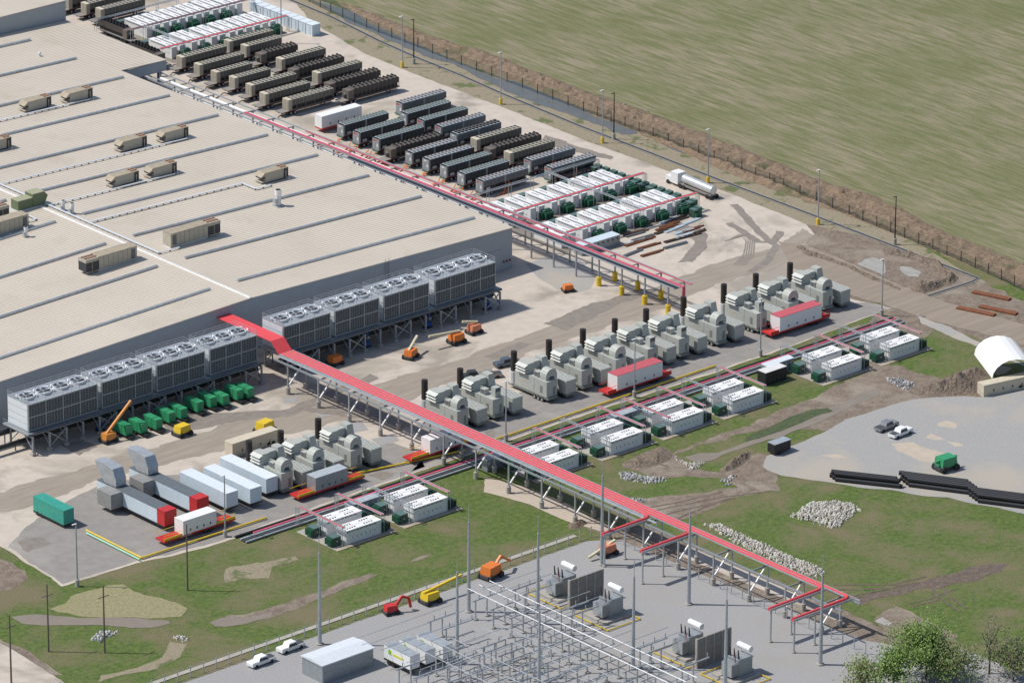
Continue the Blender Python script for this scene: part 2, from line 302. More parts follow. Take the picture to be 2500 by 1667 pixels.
for c_ in [[('b',440,1170),('b',560,1150),('b',540,1200),('b',460,1205)],[('b',650,1265),('b',860,1240),('b',900,1290),('b',740,1310)],[('b',880,1370),('b',1050,1350),('b',1100,1410),('b',930,1440)],[('b',1120,1480),('b',1290,1440),('b',1330,1490),('b',1180,1530)]]:
    sheet('gravel_patch', [Q(*q) for q in c_], .052, 'gravel', .3)
# tyre tracks curving over the paving
def ribbon(name, pts, w, z, m, jit=.12):
    L_ = []; R_ = []
    for i, p in enumerate(pts):
        a = pts[max(i-1, 0)]; b = pts[min(i+1, len(pts)-1)]; d = Vector((b[0]-a[0], b[1]-a[1])).normalized()
        L_.append((p[0]-d.y*w/2, p[1]+d.x*w/2)); R_.append((p[0]+d.y*w/2, p[1]-d.x*w/2))
    return sheet(name, L_+R_[::-1], z, m, jit, 1.0)
for k_, tr in enumerate([[(1795,500),(1830,540),(1850,565),(1880,590),(1895,600),(1870,640),(1830,665)],[(1905,565),(1890,590),(1850,590),(1780,545)]]):
    ribbon('tyre_track', [G(*p) for p in tr], 1.9, .062+.003*k_, 'stain', .5)
for q in range(5): ribbon('tyre_track', [G(1770+q*7, 590-q*2), G(1806+q*6, 572), G(1822+q*5, 590), G(1815+q*6, 622), G(1792+q*7, 648)], .3, .07+.002*q, 'stain')
# dirt road, mud, pit
sheet('mud', [G(*p) for p in [(1930,540),(2010,545),(2120,580),(2250,625),(2400,690),(2520,745),(2700,830),(2700,1010),(2500,990),(2440,975),(2360,985),(2300,975),(2200,985),(2120,1020),(2040,1045),(1960,1050),(1900,1060),(1870,1045),(1700,1090),(1600,1120),(1650,1100),(1850,1030),(2000,960),(2110,910),(1990,850),(2177,752),(2060,725),(1980,690),(1930,650),(1880,620)]], .018, 'mud', 1.6)
sheet('grass_patch', [G(*p) for p in [(2290,800),(2380,820),(2500,880),(2560,960),(2440,950),(2360,960),(2320,930),(2210,900),(2130,890),(2230,850)]], .022, 'grass', 2)
sheet('dirt_road', [G(*p) for p in [(1900,590),(1970,600),(2060,635),(2180,690),(2300,735),(2420,770),(2560,810),(2800,890),(2800,960),(2560,860),(2400,815),(2280,785),(2160,745),(2080,722),(2000,690),(1930,650)]], .06, 'dirtroad', .5)
sheet('gravel_road_edge', [G(*p) for p in [(2235,770),(2320,800),(2420,850),(2500,890),(2520,905),(2440,870),(2330,825),(2250,790)]], .064, 'gravelyard', .5)
pitp = QL('m', [(1080,420),(1240,360),(1330,380),(1560,470),(1620,520),(1600,560),(1480,620),(1380,600),(1200,520),(1050,460)])
sheet('mud_floor', pitp, .045, 'mud', .8)
sheet('grey_mud', QL('m', [(1070,455),(1200,400),(1290,440),(1300,500),(1270,540),(1180,500)]), .075, 'greymud', .6)
sheet('grey_mud', QL('m', [(1400,470),(1480,480),(1570,520),(1550,560),(1480,555),(1430,520)]), .075, 'greymud', .6)
mound('dirt_berm', QL('m', [(1250,335),(1400,350),(1700,440),(1860,560),(1830,600),(1600,680),(1480,665),(1490,620),(1620,600),(1740,560),(1600,470),(1420,400),(1270,385)]), 1.9, 'clod', step=.55, edge=2.2, label='brown dirt berm around the excavated pit near the fence', cat='dirt berm')
mound('dirt_berm', QL('m', [(640,300),(700,345),(860,400),(960,440),(1050,470),(1200,545),(1420,640),(1400,660),(1200,585),(1000,490),(820,430),(660,380),(600,330)]), 1.0, 'clod', step=.55, edge=1.6, label='low dirt ridge between the pit and the dirt road', cat='dirt berm')
mound('dirt_pile', QL('e', [(1370,190),(1500,130),(1700,70),(1850,10),(1960,-15),(2060,20),(2110,60),(2000,110),(1990,240),(1880,225),(1700,240),(1560,240),(1430,230)]), 4.2, 'clod', step=.5, edge=7, rough=.35, label='big brown dirt heap beside the white tent', cat='dirt heap')
mound('dirt_pile', QL('j', [(1060,130),(1140,80),(1230,60),(1250,110),(1190,160),(1090,160)]), 1.3, 'clod', step=.4, edge=1.8, label='small dirt heap by the substation fence corner under the cable bridge', cat='dirt heap')
mound('dirt_pile', QL('d', [(1860,830),(1900,790),(2000,720),(2100,670),(2150,680),(2120,740),(2010,810),(1920,850)]), 1.6, 'clod', step=.45, edge=2, label='rubble-like dirt heap between the ponds and the gravel lot', cat='dirt heap')
mound('dirt_pile', QL('d', [(1080,770),(1250,680),(1400,640),(1480,690),(1450,760),(1340,800),(1180,820)]), .9, 'clod', step=.5, edge=2.5, label='low wide dirt heap below the white equipment houses', cat='dirt heap')
# lower right: mud lanes between the substation and the gravel lot
sheet('mud', QL('d', [(1060,770),(1250,690),(1400,640),(1500,700),(1600,800),(1800,840),(1880,850),(2000,790),(2200,690),(2350,720),(2350,1000),(2180,1010),(2000,1040),(1880,1100),(1700,1180),(1500,1260),(1250,1180),(1100,1110),(1200,1080),(1400,1050),(1800,1000),(2000,970),(1880,900),(1620,880),(1420,900),(1260,870),(1080,800)]), .02, 'mud', 1.0)
sheet('mud', QL('d', [(-50,880),(400,1020),(620,1100),(800,1200),(1000,1290),(1200,1350),(1500,1500),(1750,1650),(2150,1850),(2300,1960),(2200,1960),(1800,1800),(1400,1600),(1000,1380),(760,1300),(540,1190),(180,1060),(-50,1000)]), .02, 'mud', .9)
sheet('mud', QL('l', [(730,800),(900,760),(1200,690),(1450,620),(1700,560),(2000,480),(2200,470),(2150,540),(1900,620),(1700,660),(1550,700),(1400,700),(1200,760),(1000,800),(850,850)]), .022, 'mudtrack', .9)
sheet('mud', QL('l', [(980,1000),(1060,900),(1180,860),(1330,920),(1600,1070),(1760,1150),(1690,1180),(1500,1180),(1350,1160),(1150,1120)]), .022, 'mud', .8)
sheet('puddle', QL('l', [(985,1005),(1060,960),(1140,1020),(1100,1050)]), .05, 'greymud', .4)
for k_, tr in enumerate([[(1280,840),(1450,800),(1560,760),(1700,710)],[(1310,865),(1480,830),(1590,790)],[(1500,690),(1560,780),(1640,830),(1770,905)],[(1600,690),(1660,780),(1830,880)],[(600,668),(1000,665),(1250,665)],[(600,708),(900,706),(1100,700)],[(730,780),(1100,700),(1400,640)],[(1150,660),(1330,620),(1450,590)]]):
    ribbon('tyre_track', QL('l', tr), .55, .034+.002*k_, 'mudtrack', .2)
for k_, tr in enumerate([[(1250,1180),(1500,1130),(1900,1050),(2300,1000)],[(1230,1150),(1500,1100),(1900,1010)],[(1300,1230),(1560,1160),(2000,1060)],[(1150,690),(1300,760),(1450,800)],[(1500,1240),(1700,1150),(1950,1060)]]):
    ribbon('tyre_track', QL('d', tr), .5, .036+.002*k_, 'mudtrack', .2)
# gravel lot on the right
lot = QL('e', [(180,740),(420,640),(640,545),(850,430),(1000,385),(1290,290),(1430,260),(1600,240),(1850,232),(2020,245),(2200,150),(2600,60),(3200,60),(3200,1400),(2352,1225),(2150,1180),(1900,1135),(1700,1090),(1500,1075),(1300,1035),(1000,1010),(700,960),(450,930),(300,900),(190,860),(150,830)])
sheet('gravel_lot', lot, .055, 'gravelyard', .4)
sheet('gravel_lot', QL('e', [(2030,0),(2150,-30),(2250,0),(2200,40),(2120,60)]), .06, 'gravelyard', .4)
for pl in [[(1240,630),(1420,620),(1560,680),(1700,720),(1640,790),(1500,790),(1380,740),(1270,690)],[(1620,470),(1700,440),(1790,480),(1760,510),(1640,490)],[(1510,580),(1560,545),(1700,600),(1600,610)],[(620,730),(760,725),(860,745),(760,760)],[(1700,620),(1800,630),(1840,660),(1760,660)]]:
    sheet('dust_patch', QL('e', pl), .062, 'ramp', .8, .8)
# ponds
sheet('pond', QL('d', [(1580,720),(1700,690),(1850,690),(1960,650),(2100,600),(2350,520),(2350,560),(2120,630),(1960,680),(1800,750),(1700,770),(1620,750)])+[], .05, 'brownwater', .5)
sheet('pond', QL('e', [(1140,170),(1060,185),(1000,200),(900,240),(740,320),(600,400),(380,500),(200,560),(0,610),(0,640),(250,590),(450,520),(640,440),(760,390),(900,310),(1060,260),(1130,225)]), .052, 'brownwater', .6)
sheet('marsh_grass', QL('e', [(0,580),(200,490),(400,400),(560,345),(700,335),(740,360),(600,400),(380,500),(200,565),(0,620)]), .08, 'wetgrass', .5)
sheet('pond', QL('h', [(100,925),(250,905),(400,905),(700,930),(950,930),(1250,940),(1480,960),(1500,985),(1350,1020),(1150,1018),(900,1000),(650,995),(400,1000),(180,985)]), .05, 'brownwater', .5)
sheet('pond', QL('h', [(1850,965),(1950,930),(2200,930),(2400,880),(2400,920),(2150,990),(2000,1010),(1900,1005)]), .05, 'brownwater', .4)
sheet('mud', QL('i', [(0,950),(200,930),(400,880),(700,780),(900,720),(1100,630),(1350,560),(1400,575),(1250,640),(1000,740),(750,850),(450,960),(150,1020),(0,1050)]), .022, 'mud', .6)
sheet('mud', QL('i', [(1680,460),(1780,410),(1900,385),(1800,440)]), .022, 'mud', .4)
sheet('straw_patch', QL('h', [(450,850),(560,800),(640,740),(800,690),(960,640),(1080,640),(1180,700),(1350,750),(1550,800),(1640,850),(1600,925),(1300,935),(1000,930),(700,915),(520,880)]), .024, 'strawgrass', .7)
sheet('mud', QL('h', [(-100,400),(0,405),(100,440),(230,520),(250,600),(100,680),(-100,700)]), .022, 'mud', .9)
sheet('bare_patch', QL('h', [(1430,1280),(1500,1150),(1650,1160),(1600,1280),(1400,1380),(1050,1440),(850,1500),(900,1440),(1200,1370)]), .022, 'verge', .5)
sheet('bare_patch', QL('i', [(0,520),(200,480),(420,450),(620,400),(640,430),(420,520),(380,600),(180,620),(0,640)]), .021, 'verge', 1.0)
sheet('road', QL('h', [(-300,980),(0,1150),(200,1270),(470,1440),(600,1530),(800,1800),(-300,1800)]), .035, 'paving', .3)
sheet('mud', QL('h', [(-300,940),(0,1115),(250,1230),(470,1380),(560,1440),(470,1440),(200,1270),(0,1155),(-300,985)]), .03, 'mud', .4)
# substation gravel
sub = [(-210,-90.6),(-60,-90.6),(-51.5,-97),(-51.5,-150),(-49,-162),(-40,-175),(-40,-210),(-210,-210)]
sheet('substation_gravel', sub, .04, 'gravel', .25)
sheet('mud', [(-54.5,-92),(-46,-92),(-45,-130),(-45,-160),(-38,-172),(-44,-176),(-52,-160),(-53.5,-130)], .047, 'mud', .6)
sheet('path', [(-51,-108),(-46.5,-106),(-46.3,-118),(-46.5,-135),(-47,-150),(-49.5,-150),(-50,-130)], .053, 'paving', .3)
sheet('earth_slab', QL('d', [(-60,890),(240,960),(500,1060),(760,1190),(1000,1330),(900,1330),(640,1260),(300,1110),(-60,1010)]), .06, 'ramp', .3)
# ================================================================ MAIN BUILDING
mat('metalroof', (.62,.55,.455), (.57,.50,.41), scale=.06, detail=6, world=True, rough=.55, c3=(.50,.43,.34), s3=.11, lo3=.55, hi3=.8, wave=('Y', 1.0, .72, .3))
mat('wallpanel', (.34,.37,.40), (.31,.34,.37), scale=.5, rough=.6, wave=('X', .6, .84, .25), world=True)
mat('wallpanel_side', (.40,.42,.44), rough=.6, wave=('Y', .6, .84, .25), world=True)
EZ, RZ, RX, LX, EX, FY = 9.6, 11.6, -45.2, -122.0, 29.6, 33.6
def roofz(x): return RZ-(RZ-EZ)*abs(x-RX)/(EX-RX)
bld = thing('warehouse', 'huge cream metal-roofed industrial building filling the left of the photo', 'building', (0,0,0))
b = MB('wallpanel'); b.hexa([(LX,FY,0),(EX,FY,0),(EX,FY+.3,0),(LX,FY+.3,0)], [(LX,FY,roofz(LX)-.1),(EX,FY,EZ-.1),(EX,FY+.3,EZ-.1),(LX,FY+.3,roofz(LX)-.1)])
b.face([(LX,FY,roofz(LX)-.1),(EX,FY,EZ-.1),(RX,FY,RZ-.1)]); b.build('wall', bld)
b = MB('wallpanel_side'); b.box(EX-.3, FY+.31, 0, EX, 400, EZ-.1); b.box(LX,FY+.31,0,LX+.3,400,9.3); b.build('side_wall', bld)
b = MB('wallpanel'); b.box(EX+.02, 175.8, 6.6, 43.6, 176.1, 9.15); b.build('canopy_fascia', bld)
b = MB('steel'); b.box(42.2,177.0,0,43.0,177.8,6.7); b.box(42.2,196,0,43,196.8,8.9); b.build('canopy_column', bld)
def roofmb(x0, x1, y0, y1, zf, b=None, th=.05):
    b = b or MB('metalroof'); p = 1.0; n = int((y1-y0)/p)
    for i in range(n):   # standing ribs over a flat pan
        y = y0+i*p
        b.hexa([(x0,y,zf(x0)-.02),(x1,y,zf(x1)-.02),(x1,y+.3,zf(x1)-.02),(x0,y+.3,zf(x0)-.02)], [(x0,y+.06,zf(x0)+th),(x1,y+.06,zf(x1)+th),(x1,y+.16,zf(x1)+th),(x0,y+.16,zf(x0)+th)])
    b.hexa([(x0,y0-.15,zf(x0)-.15),(x1,y0-.15,zf(x1)-.15),(x1,y1,zf(x1)-.15),(x0,y1,zf(x0)-.15)], [(x0,y0-.15,zf(x0)),(x1,y0-.15,zf(x1)),(x1,y1,zf(x1)),(x0,y1,zf(x0))]); return b
roofmb(LX-.2, RX, FY, 216, roofz).build('roof', bld); roofmb(RX+.01, EX+.25, FY, 216, roofz).build('roof', bld)
b = roofmb(EX+.26, 43.8, 176, 216, roofz); b.build('canopy_roof', bld)
b = MB('offwhite'); b.prism([(RX-.35,RZ-.02),(RX+.35,RZ-.02),(RX+.2,RZ+.2),(RX-.2,RZ+.2)], 'y', FY-.15, 216); b.build('ridge_cap', bld)
b = MB('wallpanel'); b.box(EX-7, FY-.12, 0, EX-3.4, FY-.01, 5.2); b.build('roller_door', bld);
b = MB('maroon'); [b.box(EX-2.7+i*.9, FY-.3, 1.9-i*.0, EX-2.4+i*.9, FY-.02, 2.3) for i in range(3)]; b.build('hose_connection', bld)
b = MB('steel'); x = -7.5
for s_ in (0, 1.0): b.bar((x+s_, FY-.25, 3), (x+s_, FY-.25, 11.2), .1)
for z_ in range(11): b.bar((x, FY-.25, 3.2+z_*.7), (x+1, FY-.25, 3.2+z_*.7), .06)
b.build('ladder', bld)
hb = thing('warehouse_block', 'taller ribbed roof block at the far upper left corner', 'building', (0,216,0))
b = MB('wallpanel'); b.box(-160,.2,9,43.9,.5,14.1); b.build('wall', hb); b = MB('wallpanel_side'); b.box(43.6,.5,0,43.9,150,14.1); b.build('side_wall', hb)
roofmb(-160, 44.1, .35, 150, lambda x: 14.2).build('roof', hb)
# skylight strips (grey tubes with white joints)
def strip_mb(L):
    b = MB('galv'); b.prism([(-.42,0),(.42,0),(.36,.32),(.14,.46),(-.14,.46),(-.36,.32)], 'x', 0, L); b.m('white')
    n = int(L/3.05)
    for i in range(1, n): b.prism([(-.45,.0),(.45,0),(.05,.55),(-.05,.55)], 'x', i*3.05-.12, i*3.05+.12)
    return b
mat('ridgevent', (.42,.42,.41), (.36,.36,.35), scale=.4, rough=.5)

def strip(x0, x1, y, lab):
    z0, z1 = roofz(x0)+.1, roofz(x1)+.1; o = strip_mb(x1-x0).build('roof_light_strip', None, (x0, y, z0)); o.rotation_euler.y = -math.atan2(z1-z0, x1-x0)
    tag(o, lab, 'roof strip', 'grey translucent strips along the roof')
ys = [43.2, 61.5, 79.9, 98.1, 116.4, 134.8, 153.2, 171.0, 189.6, 207.9]
for i, y_ in enumerate(ys): strip(-41 if y_ < 200 else -20, 26.7, y_, 'grey strip on the right roof slope, %s from the front edge' % ORD[i])
for i, y_ in enumerate(ys[:5]): strip(max(LX+3, -121), -48.7, y_, 'grey strip on the left roof slope, %s from the front edge' % ORD[i])
# cable trays on the roof
def rtray(pts, lab):
    b = MB('sheetwhite')
    for a, q in zip(pts, pts[1:]):
        b.m('sheetwhite').bar((a[0], a[1], roofz(a[0])+.42), (q[0], q[1], roofz(q[0])+.42), .42, .16)
        L = math.dist(a, q); n = max(1, int(L/2)); b.m('steeldark')
        for k in range(n+1):
            x = a[0]+(q[0]-a[0])*k/n; y = a[1]+(q[1]-a[1])*k/n; b.box(x-.12, y-.12, roofz(x), x+.12, y+.12, roofz(x)+.34)
    tag(b.build('roof_cable_tray'), lab, 'cable tray', 'covered cable trays on the roof')
rtray([(-43.7, 67.2), (-43.7, 150)], 'long grey cable tray running beside the roof ridge')
rtray([(-43.2, 67.2), (-38, 67.2)], 'short roof tray from the ridge to the big tan rooftop unit')
rtray([(-43.2, 92.5), (.1, 92.5), (.1, 87.8), (4.6, 87.8)], 'roof tray with a kink, ending at the lone tan rooftop unit')
rtray([(-43.2, 107), (-8, 107)], 'roof tray serving the front pair of small tan rooftop units')
rtray([(-43.2, 125.2), (10, 125.2)], 'roof tray serving the middle pair of small tan rooftop units')
rtray([(-43.2, 161.9), (10, 161.9)], 'roof tray serving the far pair of small tan rooftop units')
rtray([(-56, 107), (-51, 107), (-51, 102), (-53, 102)], 'short bent roof tray beside the green rooftop unit')
# rooftop units
def small_unit():
    t = thing('rooftop_unit', '', 'air handler', group='small tan rooftop air handlers')
    b = MB('hvac'); b.box(0,0,.3,5.2,2.6,2.5); b.m('hvactop').box(-.0,-.05,2.5,6.7,2.65,2.62); b.m('darkgrey').box(.3,.2,0,6.4,2.4,.3); b.build('casing', t)
    b = MB('hvactop'); b.prism([(-1.3,1.75),(0,1.75),(0,2.6),(-.2,2.62)], 'y', 0, 2.6); b.m('darkgrey').box(-.9,.1,1.2,-.02,2.5,1.72); b.m('hvac').prism([(-1.2,.45),(0,.35),(0,.6),(-1.2,.6)], 'y', 0, 2.6); b.build('hood', t)
    b = MB('navy'); b.box(5.2,.02,.35,6.65,2.58,2.48); b.m('hvac').box(5.0,-.04,.3,5.25,2.64,2.5); b.build('coil', t)
    b = MB('rust')
    for x_ in (5.2, 6.1):
        for y_ in (.75, 1.85): b.cyl((x_,y_,2.62),(x_,y_,2.72),.38,n=10)
    b.build('fans', t); b = MB('hvac'); b.bar((5.6,-.4,0),(5.6,-.4,2.0),.12); b.bar((5.9,-1.3,0),(5.9,-1.3,.5),.12); b.build('gas_pipe', t); return t
su = small_unit()
sul = [((-23.8,108.4),'front pair, left one, behind the first long strips'),((-13.2,108),'front pair, right one'),((-7.0,127),'third small tan rooftop unit'),((4.7,126.4),'x'),((-6.9,163.6),'x'),((4.7,162.8),'x'),((4.8,90),'x'),((-32.4,145),'x')]
labs = ['small tan rooftop unit with rusty fans, left of the pair nearest the ridge corner','small tan rooftop unit with rusty fans, right of the pair nearest the ridge corner','tan rooftop unit, left one of the middle pair','tan rooftop unit, right one of the middle pair','tan rooftop unit, left one of the far pair','tan rooftop unit, right one of the far pair','lone tan rooftop unit beside the tall white exhaust stack','tan rooftop unit cut off by the left edge of the photo']
spread(su, [(labs[i], (*sul[i][0], roofz(sul[i][0][0]+3)), 0) for i in range(8)])
def big_unit(name, lab, loc, flip):
    t = thing(name, lab, 'air handler', loc); L = 14; f = (lambda a, c: (L-c, L-a)) if flip else (lambda a, c: (a, c))
    b = MB('hvac'); x0, x1 = f(0, 10.4); b.box(x0,0,.35,x1,2.8,3.4); b.m('sheetwhite').box(x0,.15,0,x1,2.65,.35); b.m('hvactop').box(x0-.06,-.06,3.4,x1+.06,2.86,3.5)
    for k in range(1, 8): b.m('turbdark').box(x0+k*1.3-.03,-.03,.4,x0+k*1.3+.03,.02,3.4)
    b.build('casing', t); b = MB('louver'); a, c = f(.5, 1.6); b.box(a,-.04,.8,c,.02,3); b.build('intake_louver', t)
    b = MB('navy'); x0, x1 = f(10.5, 13.9); b.box(x0,.02,.6,x1,2.78,2.7); b.m('hvac').box(x0-.05,0,2.7,x1+.05,2.8,3.4); b.m('hvactop').box(x0+1.6,-.03,.6,x0+1.75,0,2.7); b.box(x0+.1,.1,.3,x1-.1,.3,.6); b.build('condenser', t)
    b = MB('rust')
    for i in range(4):
        for j in range(2): b.cyl((x0+.5+i*.82,.8+j*1.2,3.4),(x0+.5+i*.82,.8+j*1.2,3.52),.36,n=10)
    b.build('fans', t); return t
big_unit('rooftop_unit', 'long tan rooftop air handler on the right slope, fans at its right end', (-39.3, 68.6, roofz(-35)), False)
big_unit('rooftop_unit', 'long tan rooftop air handler left of the ridge, fans at its left end', (-63.2, 67.9, roofz(-58)), True)
big_unit('rooftop_unit', 'long tan rooftop unit cut by the left edge, behind the small exhaust fan', (-69, 99.4, roofz(-60)), True)
big_unit('rooftop_unit', 'long tan rooftop unit cut by the left edge, left of the green one', (-68.6, 107, roofz(-60)), False)
t = thing('rooftop_unit', 'green rooftop air handler with a sloped hood beside the roof ridge', 'air handler', (-51, 108.6, roofz(-50)))
mat('olive', (.14,.18,.095), (.12,.15,.08), rough=.6); mat('olivetop', (.33,.34,.22), (.30,.31,.19), rough=.6)
b = MB('olive'); b.box(0,0,.31,4,2.7,2.5,.0); b.m('olivetop').box(-.05,-.05,2.5,4,2.75,2.62); b.build('casing', t)
b = MB('olive'); b.prism([(4,.31),(7.2,.31),(8.2,2.3),(7.2,3.3),(4,3.3)], 'y', -.1, 2.8); b.m('olivetop').box(4,-.15,3.3,7.2,2.85,3.4); b.build('hood', t)
b = MB('sheetwhite'); b.box(-.2,-.2,0,6.8,2.9,.3); b.build('curb', t)
def exh(lab, loc, s_=1.0):
    t = thing('exhaust_fan', lab, 'exhaust fan', loc); b = MB('galv'); b.box(-1*s_,-1*s_,0,1*s_,1*s_,.3*s_); b.build('curb', t)
    b = MB('offwhite'); b.cyl((0,0,.3*s_),(0,0,2.6*s_),.62*s_,n=12); b.m('galv').box(-1.25*s_,-.5*s_,.9*s_,-.4*s_,.5*s_,2.0*s_); b.build('body', t)
    b = MB('white'); b.cyl((0,0,2.6*s_),(0,0,3.9*s_),.75*s_,.8*s_,n=14); b.m('hole').cyl((0,0,3.9*s_),(0,0,3.92*s_),.66*s_,n=14); b.build('stack', t); return t
exh('tall white exhaust stack with motor box on the right roof slope', (-2.6, 76.4, roofz(-2)))
exh('small grey exhaust fan near the ridge, farther of two', (-42.7, 103.0, roofz(-42)), .62); exh('small grey exhaust fan near the ridge, nearer of two', (-42.5, 100.0, roofz(-42)), .66); exh('small grey exhaust fan left of the ridge near the left edge', (-58.7, 95.5, roofz(-58)), .6)
o = MB('offwhite').cyl((0,0,0),(0,0,.8),.3).cyl((0,0,.8),(0,0,1.1),.5,.3).build('roof_vent', None, (21.0, 196.5, roofz(21))); tag(o, 'tiny mushroom vent alone on the far roof', 'roof vent')
# ================================================================ COOLING TOWERS
PZ, TZ, TY0, TY1 = 4.6, 10.75, 17.5, 24.6
def fan_parts(t, x, y):
    b = MB('sheetwhite')
    n = 18
    for k in range(n):
        a0, a1 = 2*math.pi*k/n, 2*math.pi*(k+1)/n; r0, r1 = 1.62, 1.72
        b.hexa([(x+r0*math.cos(a0),y+r0*math.sin(a0),TZ),(x+r1*math.cos(a0),y+r1*math.sin(a0),TZ),(x+r1*math.cos(a1),y+r1*math.sin(a1),TZ),(x+r0*math.cos(a1),y+r0*math.sin(a1),TZ)], [(x+r0*math.cos(a0),y+r0*math.sin(a0),TZ+.45),(x+r1*math.cos(a0),y+r1*math.sin(a0),TZ+.45),(x+r1*math.cos(a1),y+r1*math.sin(a1),TZ+.45),(x+r0*math.cos(a1),y+r0*math.sin(a1),TZ+.45)])
    f = b.build('fan_ring', t)
    b = MB('darkgrey'); b.cyl((x,y,TZ+.01),(x,y,TZ+.05),1.6,n=18); b.m('galv').cyl((x,y,TZ+.05),(x,y,TZ+.4),.25,n=8)
    for k in range(5):
        a = k*1.2566+.3; c_, s_ = math.cos(a), math.sin(a); b.hexa([(x+.2*c_,y+.2*s_,TZ+.25),(x+1.55*c_-.12*s_,y+1.55*s_+.12*c_,TZ+.2),(x+1.55*c_+.35*s_,y+1.55*s_-.35*c_,TZ+.34)], [(x+.2*c_,y+.2*s_,TZ+.29),(x+1.55*c_-.12*s_,y+1.55*s_+.12*c_,TZ+.24),(x+1.55*c_+.35*s_,y+1.55*s_-.35*c_,TZ+.38)])
    b.build('fan_blades', f)
    for a0, rr in ((.5, 2.1), (2.2, 2.15), (4.1, 2.1), (5.4, 2.15)):   # curved white lube pipes / silencer pods round the ring
        pts = [(x+rr*math.cos(a0+q*.17), y+rr*.86*math.sin(a0+q*.17), TZ+.5) for q in range(5)]
        MB('lampwhite').tube(pts, .17, 7).build('guard_pod', f)
def tower(lab, x0, x1, n, group):
    t = thing('cooling_tower', lab, 'cooling tower', (x0, 0, 0), 0, group); L = x1-x0
    mbx = MB('sheetwhite'); mbx.box(0,TY0+.35,PZ+.15,L,TY1,TZ-.01); mbx.m('steel')
    for z_ in (PZ+1.6, PZ+3.1, PZ+4.6): mbx.box(-.03,TY0+.4,z_,0.01,TY1,z_+.05)
    mbx.build('casing', t)
    MB('galv').box(-.1,TY0-.15,TZ-.02,L+.1,TY1+.15,TZ).build('fan_deck', t)
    w = L/n
    fr = MB('cream')
    for i in range(n+1): fr.m('steel').box(i*w-.13,TY0-.12,PZ+.2,i*w+.13,TY0+.3,TZ-.02)
    for z_ in (PZ+.2, (PZ+TZ)/2, TZ-.3): fr.box(0,TY0-.1,z_,L,TY0+.3,z_+.28)
    fr.build('louver_frame', t)
    for i in range(n):
        for z0, z1 in ((PZ+.5,(PZ+TZ)/2-.02),((PZ+TZ)/2+.3,TZ-.32)):
            b = MB('navy'); b.box(i*w+.14,TY0+.12,z0,(i+1)*w-.14,TY0+.3,z1); b.m('steel')
            k = int((z1-z0)/.27)
            for q in range(k): b.box(i*w+.14,TY0-.02,z0+.06+q*.27,(i+1)*w-.14,TY0+.12,z0+.12+q*.27)
            for q in range(1, 6): b.box(i*w+w*q/6-.03,TY0-.05,z0,i*w+w*q/6+.03,TY0+.1,z1)
            b.build('louver_panel', t)
        fan_parts(t, (i+.5)*w, (TY0+TY1)/2)
    b = MB('galv')
    for (a, c_) in (((0,TY0),(L,TY0)),((L,TY0),(L,TY1)),((L,TY1),(0,TY1)),((0,TY1),(0,TY0))):
        for z_ in (.55, 1.1): b.bar((*a, TZ+z_), (*c_, TZ+z_), .055)
        m_ = max(2, int(math.dist(a, c_)/2))
        for k in range(m_): b.bar((a[0]+(c_[0]-a[0])*k/m_, a[1]+(c_[1]-a[1])*k/m_, TZ), (a[0]+(c_[0]-a[0])*k/m_, a[1]+(c_[1]-a[1])*k/m_, TZ+1.1), .055)
    b.build('railing', t)
row1 = [(-116.6,-99.0,4),(-97.7,-84.7,3),(-83.3,-70.7,3),(-69.1,-56.6,3)]; row2 = [(-49.2,-36.5,3),(-35,-22.9,3),(-21.3,-8.8,3),(-6.8,10.4,4)]
L1 = ['cooling tower with four fans at the left end of the left row','cooling tower, second from the left in the left row','cooling tower, third from the left in the left row','cooling tower at the right end of the left row, touching the red cable bridge']
L2 = ['cooling tower at the left end of the right row, beside the red cable bridge','cooling tower, second from the left in the right row','cooling tower, third from the left in the right row','cooling tower with four fans at the right end of the right row']
for (x0, x1, n), lb in zip(row1, L1): tower(lb, x0, x1, n, 'cooling towers in the left row')
for (x0, x1, n), lb in zip(row2, L2): tower(lb, x0, x1, n, 'cooling towers in the right row')
def stand(lab, x0, x1, nb):
    t = thing('tower_stand', lab, 'steel platform', (x0, 0, 0)); L = x1-x0
    b = MB('steel'); b.box(-.9,TY0-1.1,PZ-.12,L+.9,TY1+.6,PZ); b.m('steeldark').box(-.9,TY0-1.15,PZ-.45,L+.9,TY0-.95,PZ-.0); b.box(-.9,TY1-.2,PZ-.45,L+.9,TY1,PZ-.13); b.build('deck', t)
    for i in range(nb+1):
        x = L*i/nb
        for y in (16.0, 23.6):
            b = MB('steel'); b.box(x-.17,y-.17,0.7,x+.17,y+.17,PZ-.46); b.m('concrete').box(x-.45,y-.45,0,x+.45,y+.45,.7); b.build('leg', t)
        b = MB('steel'); b.box(x-.12, 15.8, PZ-.8, x+.12, 24.4, PZ-.46); b.bar((x,16,1.2),(x,19,PZ-.5),.2); b.bar((x,23.5,1.2),(x,20.5,PZ-.5),.2)
        if i < nb and i%3 == 1: b.bar((x,16,.9),(x+L/nb,16,PZ-.6),.2); b.bar((x+L/nb,16.02,.9),(x,16.02,PZ-.6),.2)
        b.build('brace', t)
    b = MB('galv')
    for z_ in (.55, 1.1): b.bar((-.8,TY0-1,PZ+z_),(-.8,TY1+.4,PZ+z_),.05)
    b.build('railing', t)
stand('steel stand carrying the left row of cooling towers', -116.8, -56.5, 14); stand('steel stand carrying the right row of cooling towers', -49.4, 10.6, 14)
